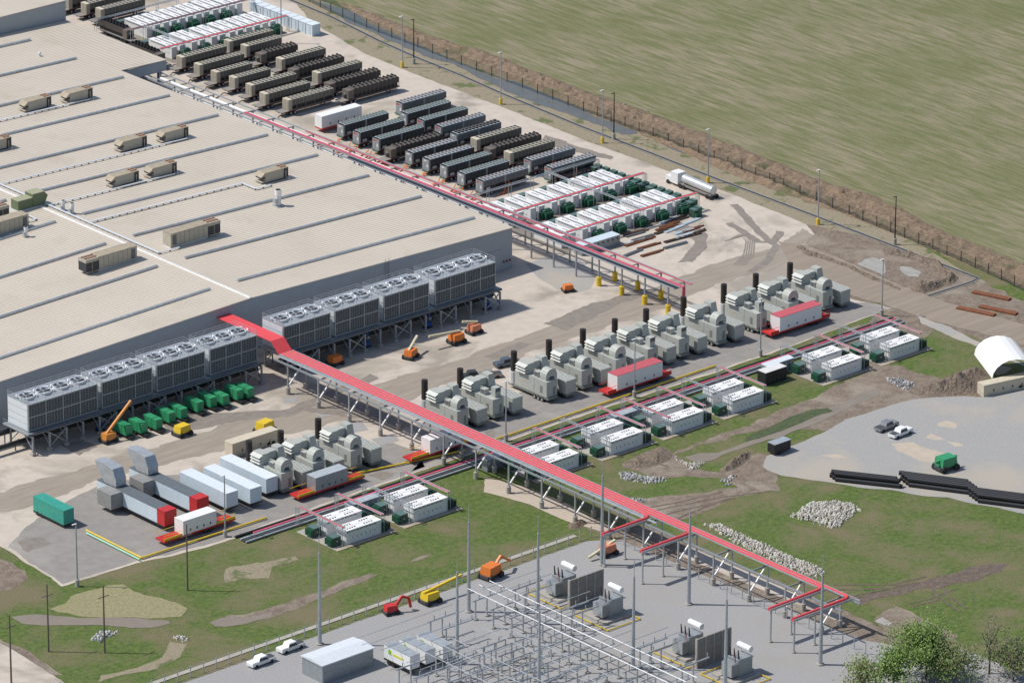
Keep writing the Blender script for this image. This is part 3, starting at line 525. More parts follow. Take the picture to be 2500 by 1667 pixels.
# dark header pipes under the towers
for x0, x1, s_ in ((-125,-54,'left'),(-48,12.4,'right')):
    for y, z_, r_, w_ in ((24.2,3.0,.55,'rear'),(20.6,1.7,.5,'front')):
        b = MB('pipeblack'); b.cyl((x0,y,z_),(x1,y,z_),r_,n=12)
        k = x0+2
        while k < x1: b.cyl((k,y,z_),(k+.3,y,z_),r_+.09,n=12); b.m('steeldark').box(k-1,y-.1,0,k-.8,y+.1,z_-r_+.05); b.m('pipeblack'); k += 6
        tag(b.build('header_pipe'), 'large black %s water pipe under the %s tower row' % (w_, s_), 'pipe')
mat('shadepump', (.02,.06,.16), rough=.5)
for i, x in enumerate((-98, -44.5, -26, -8.5, 8.6)):
    t = thing('pump', 'blue pump on a black skid under the %s' % ['left tower row','right row beside the cable bridge','second tower of the right row','third tower of the right row','right end of the right row'][i], 'pump', (x, 18, 0))
    b = MB('black'); b.box(-1,-.6,0,1,.6,.25); b.build('skid', t); b = MB('blue'); b.cyl((-.8,0,.7),(.4,0,.7),.35,n=10); b.cyl((.4,0,.3),(.4,0,1.2),.45,n=10); b.build('motor', t); b = MB('blue'); b.cyl((.4,0,1.2),(.4,0,3.3),.22); b.m('galv').box(.1,-.4,1.9,.7,.4,2.4); b.build('valve_pipe', t)
# ================================================================ CHILLERS ON TRAILERS (world placement: near-left top corner)
def rep(o, offs):
    "copies of one part (same parent, shared mesh) at extra offsets"
    for d in offs:
        c = o.copy(); COL.objects.link(c); c.parent = o.parent; c.location = Vector(o.location)+Vector(d)
def wheel_part(t, x, y, r=.5, w=.5, name='wheel'):
    b = MB('rubber'); b.cyl((0,-w/2,r),(0,w/2,r),r,n=12); b.m('galv').cyl((0,-w/2-.02,r),(0,-w/2,r),r*.55,n=10); return b.build(name, t, (x, y, 0))
def flatbed(t, L, wh, deck='concdark', z=1.3, ext=2.2, w=2.5, rail='maroon'):
    b = MB('steeldark'); b.box(-ext,-.1,z-.18,L+.2,w-.1,z-.02); b.m(deck).box(-ext,-.1,z-.02,L+.2,w-.1,z); b.m(rail).box(-ext,-.13,z-.2,L+.2,-.1,z-.06)
    b.m('black').box(-ext+.5,.5,z-.6,L-.3,.8,z-.18); b.box(-ext+.5,1.6,z-.6,L-.3,1.9,z-.18); b.build('trailer_deck', t)
    o = wheel_part(t, wh[0], .3); rep(o, [(x-wh[0], dy, 0) for x in wh for dy in (0, 1.75)][1:])
    b = MB('steeldark'); b.box(L-2.6,.3,0,L-2.3,.6,z-.2); b.box(L-2.6,1.6,0,L-2.3,1.9,z-.2); b.build('landing_gear', t)
def chiller_tan(L=14.0, nf=11, label=''):
    t = thing('chiller_trailer', '', 'chiller trailer', group='tan chillers on flatbed trailers'); W = 2.25
    flatbed(t, L, (.9, 2.1))
    b = MB('tan'); b.box(0,0,1.3,1.15,W,4.0); b.m('hvac')
    for q in (.35, 1.1, 1.75): b.box(-.06,q,1.6,0,q+.35,3.7)
    b.m('cream').box(-.02,-.02,3.96,1.2,W+.02,4.03); b.build('control_cabinet', t)
    b = MB('tandark'); b.box(1.15,.02,2.55,L,W-.02,3.86); b.m('tan')
    n = 11
    for k in range(n+1): b.box(1.15+k*(L-1.15)/n-.03,-.01,2.55,1.15+k*(L-1.15)/n+.03,.03,3.95)
    b.build('coil_panel', t)
    b = MB('tandark'); b.box(1.15,0,1.3,L,.12,1.5); b.box(1.15,0,2.35,L,.12,2.58)
    for k in (1.2, 2.6, 5.4, 8.2, 11, L-.15): b.box(k-.1,0,1.3,k+.12,.12,2.6) if k < L else None
    b.m('black').box(1.3,.3,1.5,L-.2,W-.2,2.4); b.build('base_frame', t)
    MB('tan').box(0,-.03,3.9,L+.03,W+.03,4.0).build('fan_deck', t)
    b = MB('hole'); b.cyl((0,0,4.01),(0,0,4.03),.41,n=12); b.m('tan').cyl((0,0,4.03),(0,0,4.05),.1,n=6)
    p = (L-1.0)/nf; f = b.build('fan', t, (1.0+p/2,.6,0)); rep(f, [(k*p, dy, 0) for k in range(nf) for dy in (0, 1.08)][1:])
    return t
def chiller_brown(L=16.0, nf=11):
    t = thing('chiller_trailer', '', 'chiller trailer', group='brown chillers on flatbed trailers'); W = 2.3
    flatbed(t, L, (1.0, 2.3))
    b = MB('brown'); b.box(0,0,1.5,1.7,W,3.55); b.m('black').box(-.02,.5,1.5,.0,1.7,2.5); b.m('galv').box(-.04,1.2,2.3,-.01,1.6,2.9); b.build('control_cabinet', t)
    b = MB('browndark'); b.box(1.7,.02,2.3,L,W-.02,3.5); b.m('brown')
    for k in range(nf+1): b.box(1.7+k*(L-1.7)/nf-.05,-.02,1.3,1.7+k*(L-1.7)/nf+.05,.06,3.6)
    b.m('black').box(1.8,.3,1.4,L-.2,W-.3,2.3); b.build('coil_panel', t)
    p = (L-1.7)/nf
    f = MB('browndark').prism([(0,3.5),(p,3.5),(p,3.62),(p*.5,3.98),(0,3.62)], 'y', .02, W-.02).build('fan_cowl', t, (1.7,0,0)); rep(f, [(k*p,0,0) for k in range(1, nf)])
    b = MB('hole'); b.cyl((0,0,3.87),(.16,0,4.02),.42,n=10); f = b.build('fan', t, (1.7+p*.45,.6,0)); rep(f, [(k*p, dy, 0) for k in range(nf) for dy in (0, 1.1)][1:])
    return t
def chiller_grey(L=14.0, nf=14, fanm='hole', side='navy', logo=True, under='green', cone=False, lab='grey chillers with dark sides on trailers'):
    t = thing('chiller_trailer', '', 'chiller trailer', group=lab); W = 2.3
    flatbed(t, L, (1.6, 2.9) if L < 15 else (1.6, 2.9), ext=.4)
    b = MB('chgrey'); b.box(0,0,1.35,.5,W,4.0); b.m('offwhite').box(-.03,.3,2.0,0,.75,2.7); b.m('steel').box(-.03,1.3,1.6,0,1.8,3.0)
    if logo: b.m('red').cyl((-.05,1.75,3.45),(0,1.75,3.45),.26,n=10); b.box(-.04,.55,3.38,0,1.35,3.54)
    else: b.m('offwhite').box(-.04,.8,3.3,0,1.7,3.65)
    b.m('steeldark').box(-.3,.2,.9,0,W-.2,1.35); b.m(under).box(-.34,.2,.8,-.3,W-.2,.95); b.build('control_cabinet', t)
    b = MB(side); b.box(.5,.02,2.35,L,W-.02,3.92); b.m('chside')
    for k in range(13): b.box(.5+k*(L-.5)/12-.025,-.02,2.35,.5+k*(L-.5)/12+.025,.03,3.95)
    b.m('chgrey').box(L*.5-.25,-.03,2.3,L*.5+.25,.0,3.95); b.build('coil_panel', t)
    b = MB('steeldark'); b.box(.5,0,1.35,L,.1,1.5)
    for k in range(9): b.bar((.6+k*(L-1)/8,.05,1.4),(.6+min(L-1,(k+1)*(L-1)/8-.0),.05,2.4) if k%2 else (.6+k*(L-1)/8+.02,.05,2.4), .07)
    b.m('black').box(.7,.4,1.4,L-.3,W-.3,2.3); b.m('galv').box(1.2,.0,1.5,2.4,.3,2.1); b.build('base_frame', t)
    MB('chtop').box(0,-.03,3.92,L+.03,W+.03,4.0).build('fan_deck', t)
    h = .28 if cone else .16
    b = MB('chtop' if not cone else 'darkgrey'); b.cyl((0,0,4.0),(0,0,4.0+h),.40,.44,n=12); b.m(fanm).cyl((0,0,4.0+h),(0,0,4.02+h),.36,n=12); b.m('chgrey').cyl((0,0,4.02+h),(0,0,4.05+h),.09,n=6)
    p = (L-.6)/nf; f = b.build('fan', t, (.6+p/2,.6,0)); rep(f, [(k*p, dy, 0) for k in range(nf) for dy in (0, 1.1)][1:])
    return t
mat('fanrust', (.16,.075,.05), (.10,.05,.04), rough=.8, scale=3); mat('fangreen', (.05,.075,.06), (.10,.12,.05), rough=.7, scale=4)
IN, OUT = 'row nearest the building', 'row nearest the perimeter road'
T = chiller_tan(); TS = chiller_tan(11.2, 9); D = chiller_brown(); DS = chiller_brown(11.6, 8)
def O_(i): return ORD[i]
spread(T, [('tan chiller trailer, %s, %s one' % (IN, ORD[i]), (x, y), 0) for i, x, y in ((0,57,186.9),(1,56.7,179.6),(4,56.7,159.5),(5,55.2,152.3),(6,56.6,145.3))]+
  [('tan chiller in the %s, %s tan one from the far end' % (OUT, ORD[i]), (x, y), 0) for i, x, y in ((0,73.6,189),(2,74.6,169.9),(3,74.7,156.1))]+
  [('tan chiller trailer between the brown chiller and the one with raised dark fans', (72.3,94.6), 0), ('tan chiller trailer between the brown chiller and two grey rusty-fan chillers', (72.0,82.4), 0),
   ('tan chiller trailer in the far corner, nearer of two beside the taller roof', (64.8,229.5), 0), ('tan chiller trailer in the far corner, second from the taller roof corner', (64.7,235.4), 0), ('tan chiller trailer at the top edge of the photo beside the taller roof', (63.8,241.5), 0)])
spread(TS, [('shorter tan chiller trailer in the %s, third from the white battery houses' % IN, (56.4,172.6), 0), ('shorter tan chiller trailer in the %s, fourth from the white battery houses' % IN, (57.1,166.4), 0), ('shorter tan chiller trailer behind the tall lamp pole in the far row', (74.4,183.4), 0)])
spread(D, [('brown zigzag-topped chiller between two tan ones in the far row', (72.4,162.6), 0), ('brown zigzag-topped chiller trailer, farther of the two side by side near the road', (72.5,148.9), 0), ('brown zigzag-topped chiller trailer, nearer of the two side by side near the road', (72.7,142.2), 0),
  ('brown chiller trailer among the grey ones in the row nearest the building', (53.3,103.4), 0), ('brown chiller trailer between two tan ones in the row nearest the road', (71.0,88.3), 0), ('brown chiller trailer at the top edge of the photo', (86.5,243.2), 0)])
spread(DS, [('shorter brown chiller trailer behind the tall lamp pole in the far row', (74,177.1), 0), ('brown chiller turned across, beside the white battery houses at the roof edge', (62.6,213.2), R(90)), ('tan-brown chiller bank half hidden behind the roof edge', (57.0,193.5), R(90))])
NG = chiller_grey(fanm='fangreen', logo=False); NL = chiller_grey(fanm='fangreen', logo=True); RS = chiller_grey(nf=12, fanm='fanrust', side='chside', logo=True, lab='grey chillers with rusty fans'); RN = chiller_grey(nf=12, fanm='fanrust', side='navy', logo=False, lab='grey chillers with rusty fans'); CN = chiller_grey(nf=12, fanm='browndark', side='chside', logo=False, cone=True, lab='grey chillers with rusty fans')
spread(NG, [('dark-sided grey chiller trailer right of the long white trailer', (55.1,122.9), 0), ('grey chiller trailer second from the far end of the road row, no red logo', (71.7,119.4), 0), ('dark-sided grey chiller, third from the near end of the row by the building', (54.8,85.2), 0), ('dark-sided grey chiller, second from the near end of the row by the building', (54.5,78.7), 0)])
spread(NL, [('grey chiller with red logo, second right of the long white trailer', (54.5,116.4), 0), ('grey chiller with red logo, just before the lone brown chiller', (55,109.8), 0), ('grey chiller with red logo in the road row, third from its far end', (71.6,113.1), 0)])
spread(RN, [('rusty-fan dark-sided chiller right after the lone brown chiller', (54.7,97.5), 0), ('rusty-fan dark-sided chiller, second after the lone brown chiller', (54.7,91.4), 0)])
spread(RS, [('rusty-fan grey chiller at the far end of the grey road row, by the white generator', (75.8,125.9), 0), ('rusty-fan grey chiller in the road row, fourth from its far end', (71.8,106.9), 0), ('rusty-fan grey chiller at the near end of the row by the building', (54.6,72.3), 0), ('rusty-fan grey chiller, second from the near end of the road row', (72.3,75.6), 0), ('rusty-fan grey chiller at the near end of the road row, red hoses behind it', (72.5,68.6), 0)])
spread(CN, [('grey chiller with raised black fan cones in the road row', (71.1,100.5), 0)])
# orange hoses between rack and chillers
rg = random.Random(4); ys_ = [122.9, 116.4, 109.8, 103.4, 97.5, 91.4, 85.2, 78.7, 72.3]
for i, y in enumerate(ys_):
    for j in range(3 if i else 2):
        y0 = y+.3+j*.8; x1 = 54.2; x0 = 47.2; pts = [(x0+(x1-x0)*k/8, y0+math.sin(k*.55+j+i)*(.5+.25*j)-(.0 if k < 7 else .0), .16+.02*j+(.7 if k == 8 else 0)) for k in range(9)]
        tag(MB('hose').tube(pts, .13, 6).build('hose'), 'orange hose %s, laid to chiller %s past the white trailer' % (ORD[j], ORD[i]), 'hose', 'orange hoses from the pipe rack to the chillers')
for i, (x, y) in enumerate(((60,72.3),(61,72.3),(77.5,75.6),(78.3,75.6),(78.5,68.5))):
    tag(MB('hose').tube([(x+1.6,y-.1,2.3),(x+1.2,y-.7,1.6),(x+.2,y-1.2,.6),(x-.8,y-1.4,.15),(x-2.4,y-1.6,.13)], .13, 6).build('hose'), ['left','right','left','right','far'][i]+' red-orange hose drooping from the side of a %s chiller' % ['near-end front row','near-end front row','road row','road row','near-end road row'][i], 'hose', 'hoses drooping from chiller sides')
for i, y in enumerate((64.9, 65.8, 66.6)):
    tag(MB('hose').tube([(48+k*3.4, y+.5*math.sin(k*1.3+i), .16) for k in range(10)], .14, 6).build('hose'), 'long orange hose beside the white battery houses, %s of three' % ORD[i], 'hose', 'long orange hoses by the battery houses')
for i, y in enumerate([186.9,179.6,172.6,166.4,159.5,152.3,145.3]):
    pts = [(49.6+k*.75, y+.6+.45*math.sin(k*.9+i), .12+.5*(k > 5)) for k in range(8)]
    tag(MB('black').tube(pts, .12, 6).build('hose'), 'black hose coiling to the %s tan chiller of the building row' % ORD[i], 'hose', 'black hoses to the tan chillers')
# ================================================================ WHITE BATTERY / INVERTER HOUSES
def house(L, W, H, nd, lab, g, seam=True, dots=4):
    t = thing('battery_house', '', 'equipment house', group=g)
    b = MB('white'); b.box(0,0,.12,L,W,H); b.m('concdark').box(.05,.05,0,L-.05,W-.05,.12); b.m('offwhite')
    for k in range(1, nd): b.box(L*k/nd-.02,-.012,.3,L*k/nd+.02,0,H-.1)
    b.m('darkgrey')
    for k in range(nd): b.box(L*(k+.5)/nd-.03,-.05,1.1,L*(k+.5)/nd+.03,-.01,1.6) if k not in (0, nd-1) else None
    b.build('wall', t)
    b = MB('louver')
    for k in range(nd-1): b.box(L*(k+.12)/nd,-.05,H-.36,L*(k+.88)/nd,-.0,H-.2)
    b.build('vent_grille', t)
    b = MB('white'); b.box(-.08,-.1,H,L+.08,W/2-.05,H+.1); b.box(-.08,W/2+.05,H,L+.08,W+.1,H+.1); b.m('galv').box(-.05,W/2-.05,H,L+.05,W/2+.05,H+.06); b.build('roof', t)
    f = MB('hole').cyl((0,0,H+.1),(0,0,H+.16),.19,n=10).build('fan_outlet', t, (L*.10,W*.24,0))
    offs = []
    for c0 in (.10, .585):
        for k in range(dots):
            for wy in (.24, .76): offs.append((L*(c0-.10)+k*.62, W*(wy-.24), 0))
    rep(f, offs[1:]); return t
h1 = house(9.0, 3.0, 3.0, 8, '', 'white equipment houses along the lower pads')
grp = [(-97.6,'left end pad'),(-80.2,'second pad from the left'),(-44.8,'pad beside the red cable bridge'),(-27,'second pad right of the red cable bridge'),(-9.9,'third pad right of the red cable bridge'),(7.4,'fourth pad right of the red cable bridge'),(36.3,'pad right of the black container'),(53.7,'right end pad near the dirt road')]
items = []
for x, nm in grp:
    items.append(('white equipment house, front one on the %s' % nm, (x, -61.2), 0)); items.append(('white equipment house, rear one on the %s' % nm, (x, -55.2), 0))
spread(h1, items)
def txbox():
    t = thing('transformer', '', 'transformer', group='green transformers by the lower houses')
    b = MB('txgreen'); b.box(0,0,.1,1.9,2.0,1.95); b.m('txtop').box(-.05,-.05,1.95,1.95,2.05,2.05); b.m('woodpale').box(-.1,-.1,0,2.0,2.1,.1); b.build('tank', t)
    b = MB('greendark')
    for k in range(6): b.box(-.75,.1+k*.32,.5,0,.28+k*.32,1.8)
    b.build('radiator', t); b = MB('offwhite'); b.box(.8,-.02,1.0,1.1,0,1.2); b.build('nameplate', t); return t
tx = txbox(); items = []
for x, nm in grp:
    items += [('green transformer left of front house, %s' % nm, (x-2.6,-60.4), 0), ('green transformer left of rear house, %s' % nm, (x-2.6,-54.3), 0)]
spread(tx, items)
def txbank():
    t = thing('transformer', '', 'transformer', group='dark ribbed transformers at the right ends of the lower houses')
    b = MB('greendark'); b.box(0,.1,.1,1.2,2.3,2.1); b.m('txtop').box(-.05,.1,2.1,1.3,2.35,2.2); b.build('tank', t)
    b = MB('txgreen')
    for k in range(7): b.box(.1+k*.32,-.35,.35,.25+k*.32,.1,1.85)
    for k in range(6): b.box(1.2,.2+k*.36,.35,2.1,.38+k*.36,1.8)
    b.build('radiator', t); return t
tb = txbank(); items = []
for x, nm in grp:
    items += [('ribbed transformer right of front house, %s' % nm, (x+9.3,-60.8), 0), ('ribbed transformer right of rear house, %s' % nm, (x+9.3,-54.8), 0)]
spread(tb, items)
for i, (x, nm) in enumerate(grp):
    b = MB('concrete'); b.box(x-3.2,-62.4,0,x+12.2,-49.5,.07); b.m('woodpale')
    for k in range(10): b.box(x-3.2+k*1.54,-62.45,.07,x-1.75+k*1.54,-61.5,.13)
    tag(b.build('pad'), 'concrete and timber pad, %s' % nm, 'equipment pad', 'pads under the lower white houses')
def gantry(lab, x, y0, y1, z=4.3, m='cable_red', w=.75, drop=True, alongx=False, g='cable gantries over the houses'):
    t = thing('cable_gantry', lab, 'cable gantry', (x, y0, 0), R(-90) if alongx else 0, g); L = y1-y0
    b = MB('galv'); b.box(-w/2,0,z-.05,-w/2+.09,L,z+.14); b.box(w/2-.09,0,z-.05,w/2,L,z+.14); b.m('alu')
    for k in range(int(abs(L)/.8)): b.box(-w/2+.08,k*.8*(1 if L > 0 else -1),z-.04,w/2-.08,k*.8*(1 if L > 0 else -1)+.12,z-.01)
    b.build('tray', t)
    if m: MB(m).box(-w/2+.12,0,z,w/2-.3,L,z+.09).build('cables', t)
    b = MB('galv')
    if drop:
        for xx in (-w/2, w/2): b.tube([(xx,L,.1),(xx,L+.35,.5),(xx,L+.4,z-.5),(xx,L+.1,z)] if 0 else [(xx,L+.4,0),(xx,L+.4,z-.4),(xx,L+.25,z-.1),(xx,L,z)], .06, 5)
        for k in range(8): b.bar((-w/2,L+.4,.4+k*.45),(w/2,L+.4,.4+k*.45),.05)
    b.build('ladder_rack', t)
    n = max(1, int(abs(L)/6.5))
    for k in range(n+1):
        y = L*k/n
        MB('galv').bar((-w/2,y,0),(-w/2,y,z),.08).bar((w/2,y,0),(w/2,y,z),.08).bar((-w/2,y,z-.1),(w/2,y,z-.1),.1).build('support', t)
    return t
for i, (x, nm) in enumerate(grp):
    for j, (dx, m) in enumerate(((-.9, 'cable_red' if i in (0, 4) else None), (9.15, 'cable_red' if i not in (0,) else 'cable_red'))):
        gantry('cable gantry over %s end, %s' % (('left', 'right')[j], nm), x+dx, -61.5, -47.4, 4.2, m)
for i, (x, w, lab) in enumerate(((-88.4,8.2,'grey switchboard behind the houses left of the red cable bridge'),(-52,8.8,'grey switchboard right beside the red cable bridge'),(-17.6,8.0,'grey switchboard behind the fourth white house pair from the bridge'),(1.5,0,''),(26.8,8.0,'pale grey switchboard left of the right-hand gantries'))):
    if not w: continue
    t = thing('switchboard', lab, 'switchboard', (x, -51.4, 0)); b = MB('steel'); b.box(0,0,.1,w,1.7,2.7); b.m('steeldark').box(-.0,-.02,.0,w,1.7,.1)
    for k in range(1, 6): b.box(w*k/6-.02,-.03,.2,w*k/6+.02,0,2.6)
    b.build('cabinet', t)
    b = MB('chtop' if i < 4 else 'paleroof')
    for k in range(6): b.prism([(-.08,2.7),(1.78,2.7),(1.78,2.92),(-.08,2.78)], 'x', w*k/6+.02, w*(k+1)/6-.02)
    b.build('roof', t)
    f = MB('offwhite').box(.2,-.05,1.7,.6,-.02,2.1).build('meter', t); rep(f, [(w*k/6, 0, 0) for k in (1, 2, 3, 4, 5)])
# upper yard: pairs of narrow houses running away from the camera
def pair(L=9.2, g='white battery houses in the yard beside the chillers', w=1.75, gap=.75):
    t = thing('battery_house', '', 'equipment house', group=g)
    for s_ in (0, w+gap):
        b = MB('white'); b.box(s_,0,.1,s_+w,L,3.0); b.m('offwhite')
        for k in range(1, 10): b.box(s_-.012,L*k/10-.02,.3,s_,L*k/10+.02,2.9)
        b.m('darkgrey')
        for k in (1, 2, 7, 8): b.box(s_-.04,L*(k+.5)/10,1.1,s_,L*(k+.5)/10+.06,1.6)
        b.m('louver')
        for k in range(1, 9): b.box(s_-.04,L*(k+.1)/10,2.66,s_,L*(k+.9)/10,2.82)
        b.build('wall', t)
        b = MB('white'); b.box(s_-.08,-.06,3.0,s_+w+.03,L/2-.03,3.1); b.box(s_-.08,L/2+.03,3.0,s_+w+.03,L+.06,3.1); b.build('roof', t)
        f = MB('hole').cyl((0,0,3.1),(0,0,3.15),.17,n=8).build('fan_outlet', t, (s_+w*.5,1.0,0)); rep(f, [(0, c0+k*.55, 0) for c0 in (0, 4.6) for k in range(5)][1:])
    b = MB('concdark'); b.box(-.1,-.1,0,2*w+gap+.1,L+.1,.1); b.build('plinth', t); return t
pr = pair(); items = []
for r_, (y, nm) in enumerate(((53.1,'far row beside the chillers'),(35.4,'near row beside the chillers'))):
    for i, x in enumerate((46.0,52.4,58.9,65.5,72.0,78.4)): items.append(('white battery house pair, %s from the pipe rack, %s' % (ORD[i], nm), (x, y), 0))
for i, x in enumerate((66.7,72.0,77.2,82.4,87.8,93)): items.append(('white battery house pair %s, far row of top corner yard' % ORD[i], (x, 213.3), 0))
for i, x in enumerate((61.6,67.9,74.2,80,85.3,90.4)): items.append(('white battery house pair %s, near row of top corner yard' % ORD[i], (x, 196.8), 0))
spread(pr, items)
def txn():
    t = thing('transformer', '', 'transformer', group='green transformers behind the battery houses')
    b = MB('txgreen'); b.box(0,0,.1,2.3,1.5,2.2); b.m('txtop').box(-.05,-.05,2.2,2.35,1.55,2.3); b.m('bluelight').box(-.03,.2,1.2,0,.6,1.4); b.build('tank', t)
    b = MB('greendark'); [b.box(.2+k*.35,1.5,.4,.38+k*.35,2.0,1.8) for k in range(6)]; b.build('radiator', t); return t
def txs():
    t = thing('transformer', '', 'transformer', group='green ribbed transformers in front of the battery houses')
    b = MB('txgreen'); b.box(0,.7,.1,2.4,1.7,1.95); b.m('txtop').box(-.05,.65,1.95,2.45,1.75,2.1); b.m('greendark').box(.4,.9,2.1,2.0,1.5,2.35); b.build('tank', t)
    b = MB('greendark')
    for k in range(6): b.box(k*.42,0,.35,.2+k*.42,.7,1.8)
    for k in range(3): b.box(-.6,.8+k*.32,.35,0,.98+k*.32,1.75)
    b.build('radiator', t); return t
a_, c_ = txn(), txs(); ia = []; ic = []
for (y0, xs_, nm) in ((53.1,(52.4,58.9,65.5,72.0,78.4),'far row'),(35.4,(52.4,58.9,65.5,72.0,78.4),'near row')):
    for i, x in enumerate(xs_): ia.append(('green transformer behind battery house pair %s of the %s' % (ORD[i], nm), (x-.9, y0+9.6), 0)); ic.append(('ribbed green transformer in front of battery house pair %s of the %s' % (ORD[i], nm), (x+3.1, y0-1.9), 0))
for (y0, xs_, nm) in ((213.3,(66.7,72.0,77.2,82.4,87.8),'far row, top corner yard'),(196.8,(61.6,67.9,74.2,80,85.3,90.4),'near row, top corner yard')):
    for i, x in enumerate(xs_): ia.append(('green transformer behind house pair %s of the %s' % (ORD[i], nm), (x-.9, y0+9.6), 0)); ic.append(('ribbed green transformer before house pair %s of the %s' % (ORD[i], nm), (x+2.6, y0-1.9), 0))
spread(a_, ia); spread(c_, ic)
sheet('concrete_pad', [(44.5,33.0),(84.8,33.0),(84.8,66.2),(44.5,66.2)], .058, 'stain', .1)
sheet('concrete_pad', [(60,194),(96,194),(96,225),(60,225)], .058, 'stain', .1)
# row of dark green stored transformers along the road side of that yard
def stored():
    t = thing('stored_transformer', '', 'transformer', group='stored green transformers along the yard edge')
    b = MB('txgreen'); b.box(0,0,0,1.5,1.7,1.9); b.m('txtop').box(-.05,-.05,1.9,1.3,1.75,2.0); b.m('greendark').box(1.5,.0,0,2.4,1.7,2.15); b.m('txtop').box(1.45,-.03,2.15,2.45,1.73,2.25); b.build('tank', t)
    b = MB('greendark'); [b.box(.1+k*.32,-.5,.2,.26+k*.32,0,1.3) for k in range(5)]; b.build('radiator', t); return t
st = stored(); P0 = Q('v', 30, 85, 2); P1 = Q('v', 1070, 465, 2); n = 13
items = []
for k in range(n):
    f = k/(n-1); items.append(('stored dark green transformer, %s in the yard-edge line from its far end' % ORD[k], (P0[0]+(P1[0]-P0[0])*f, P0[1]+(P1[1]-P0[1])*f-.8), 0))
g2 = Q('v', 1160, 640, 0); items.append(('stored dark green transformer standing apart near the steel stacks', (g2[0]-.5, g2[1]), 0))
spread(st, items)
# grey cabinets in the top corner yard
for i in range(9):
    p = Q('y', 905+i*0, 0, 2); x = 101.5; y = 214-i*2.9
t = thing('cabinet_bank', 'long bank of pale grey cabinets at the far corner by the road', 'cabinets', (99.2, 188, 0))
for i in range(9):
    b = MB('paleblue'); b.box(0,i*2.8,0,2.6,i*2.8+2.5,2.9); b.m('steeldark').box(-.03,i*2.8+.8,.4,0,i*2.8+.9,2.5); b.m('paleroof').box(-.1,i*2.8-.05,2.9,2.7,i*2.8+2.55,3.0); b.build('cabinet', t)
# trays above the upper yards
for i, (x0, x1, y, z, m) in enumerate(((46.5,86.5,51.9,4.2,'cable_red'),(46.5,86.5,34.1,4.2,'cable_red'),(44,84.5,66.0,4.2,None),(60.5,99,211.4,4.3,'maroon'),(57.0,97,195.2,4.2,'cable_red'),(58.5,97.5,223.5,4.2,None))):
    gantry('long cable tray on posts over the %s' % ['near ends of the far battery row','near ends of the near battery row','hoses between chillers and battery houses','near ends of the far row, top corner yard','near ends of the near row, top corner yard','far edge of the top corner yard'][i], x0, y, y+(x1-x0), z, m, .9, True, True, 'cable trays over the battery yards')
gantry('cross cable tray linking the trays over the right part of the battery yard', 69.6, 34.4, 66.0, 4.35, None, .8, False)
gantry('cross cable tray in the top corner yard', 64.5, 195.6, 211.4, 4.45, None, .8, False)
t = thing('control_cabinet_row', 'long low blue-grey switchgear building beside the steel stacks', 'switchgear', Q('n', 1030, 900, 2.4)+(0,))
gx = Q('n', 1115, 915, 2.4); gx2 = Q('n', 1368, 838, 2.4); Lx = 11.6
t.location = (gx2[0]-Lx, gx2[1], 0)
b = MB('steel'); b.box(0,0,.1,Lx,2.6,2.4); b.build('cabinet', t); b = MB('paleblue')
for k in range(8): b.box(Lx*k/8+.02,-.1,2.4,Lx*(k+1)/8-.02,2.7,2.5)
b.build('roof', t); f = MB('navy').box(.5,-.04,1.5,.9,0,1.95).build('meter', t); rep(f, [(1.45*k, 0, 0) for k in range(1, 8)])
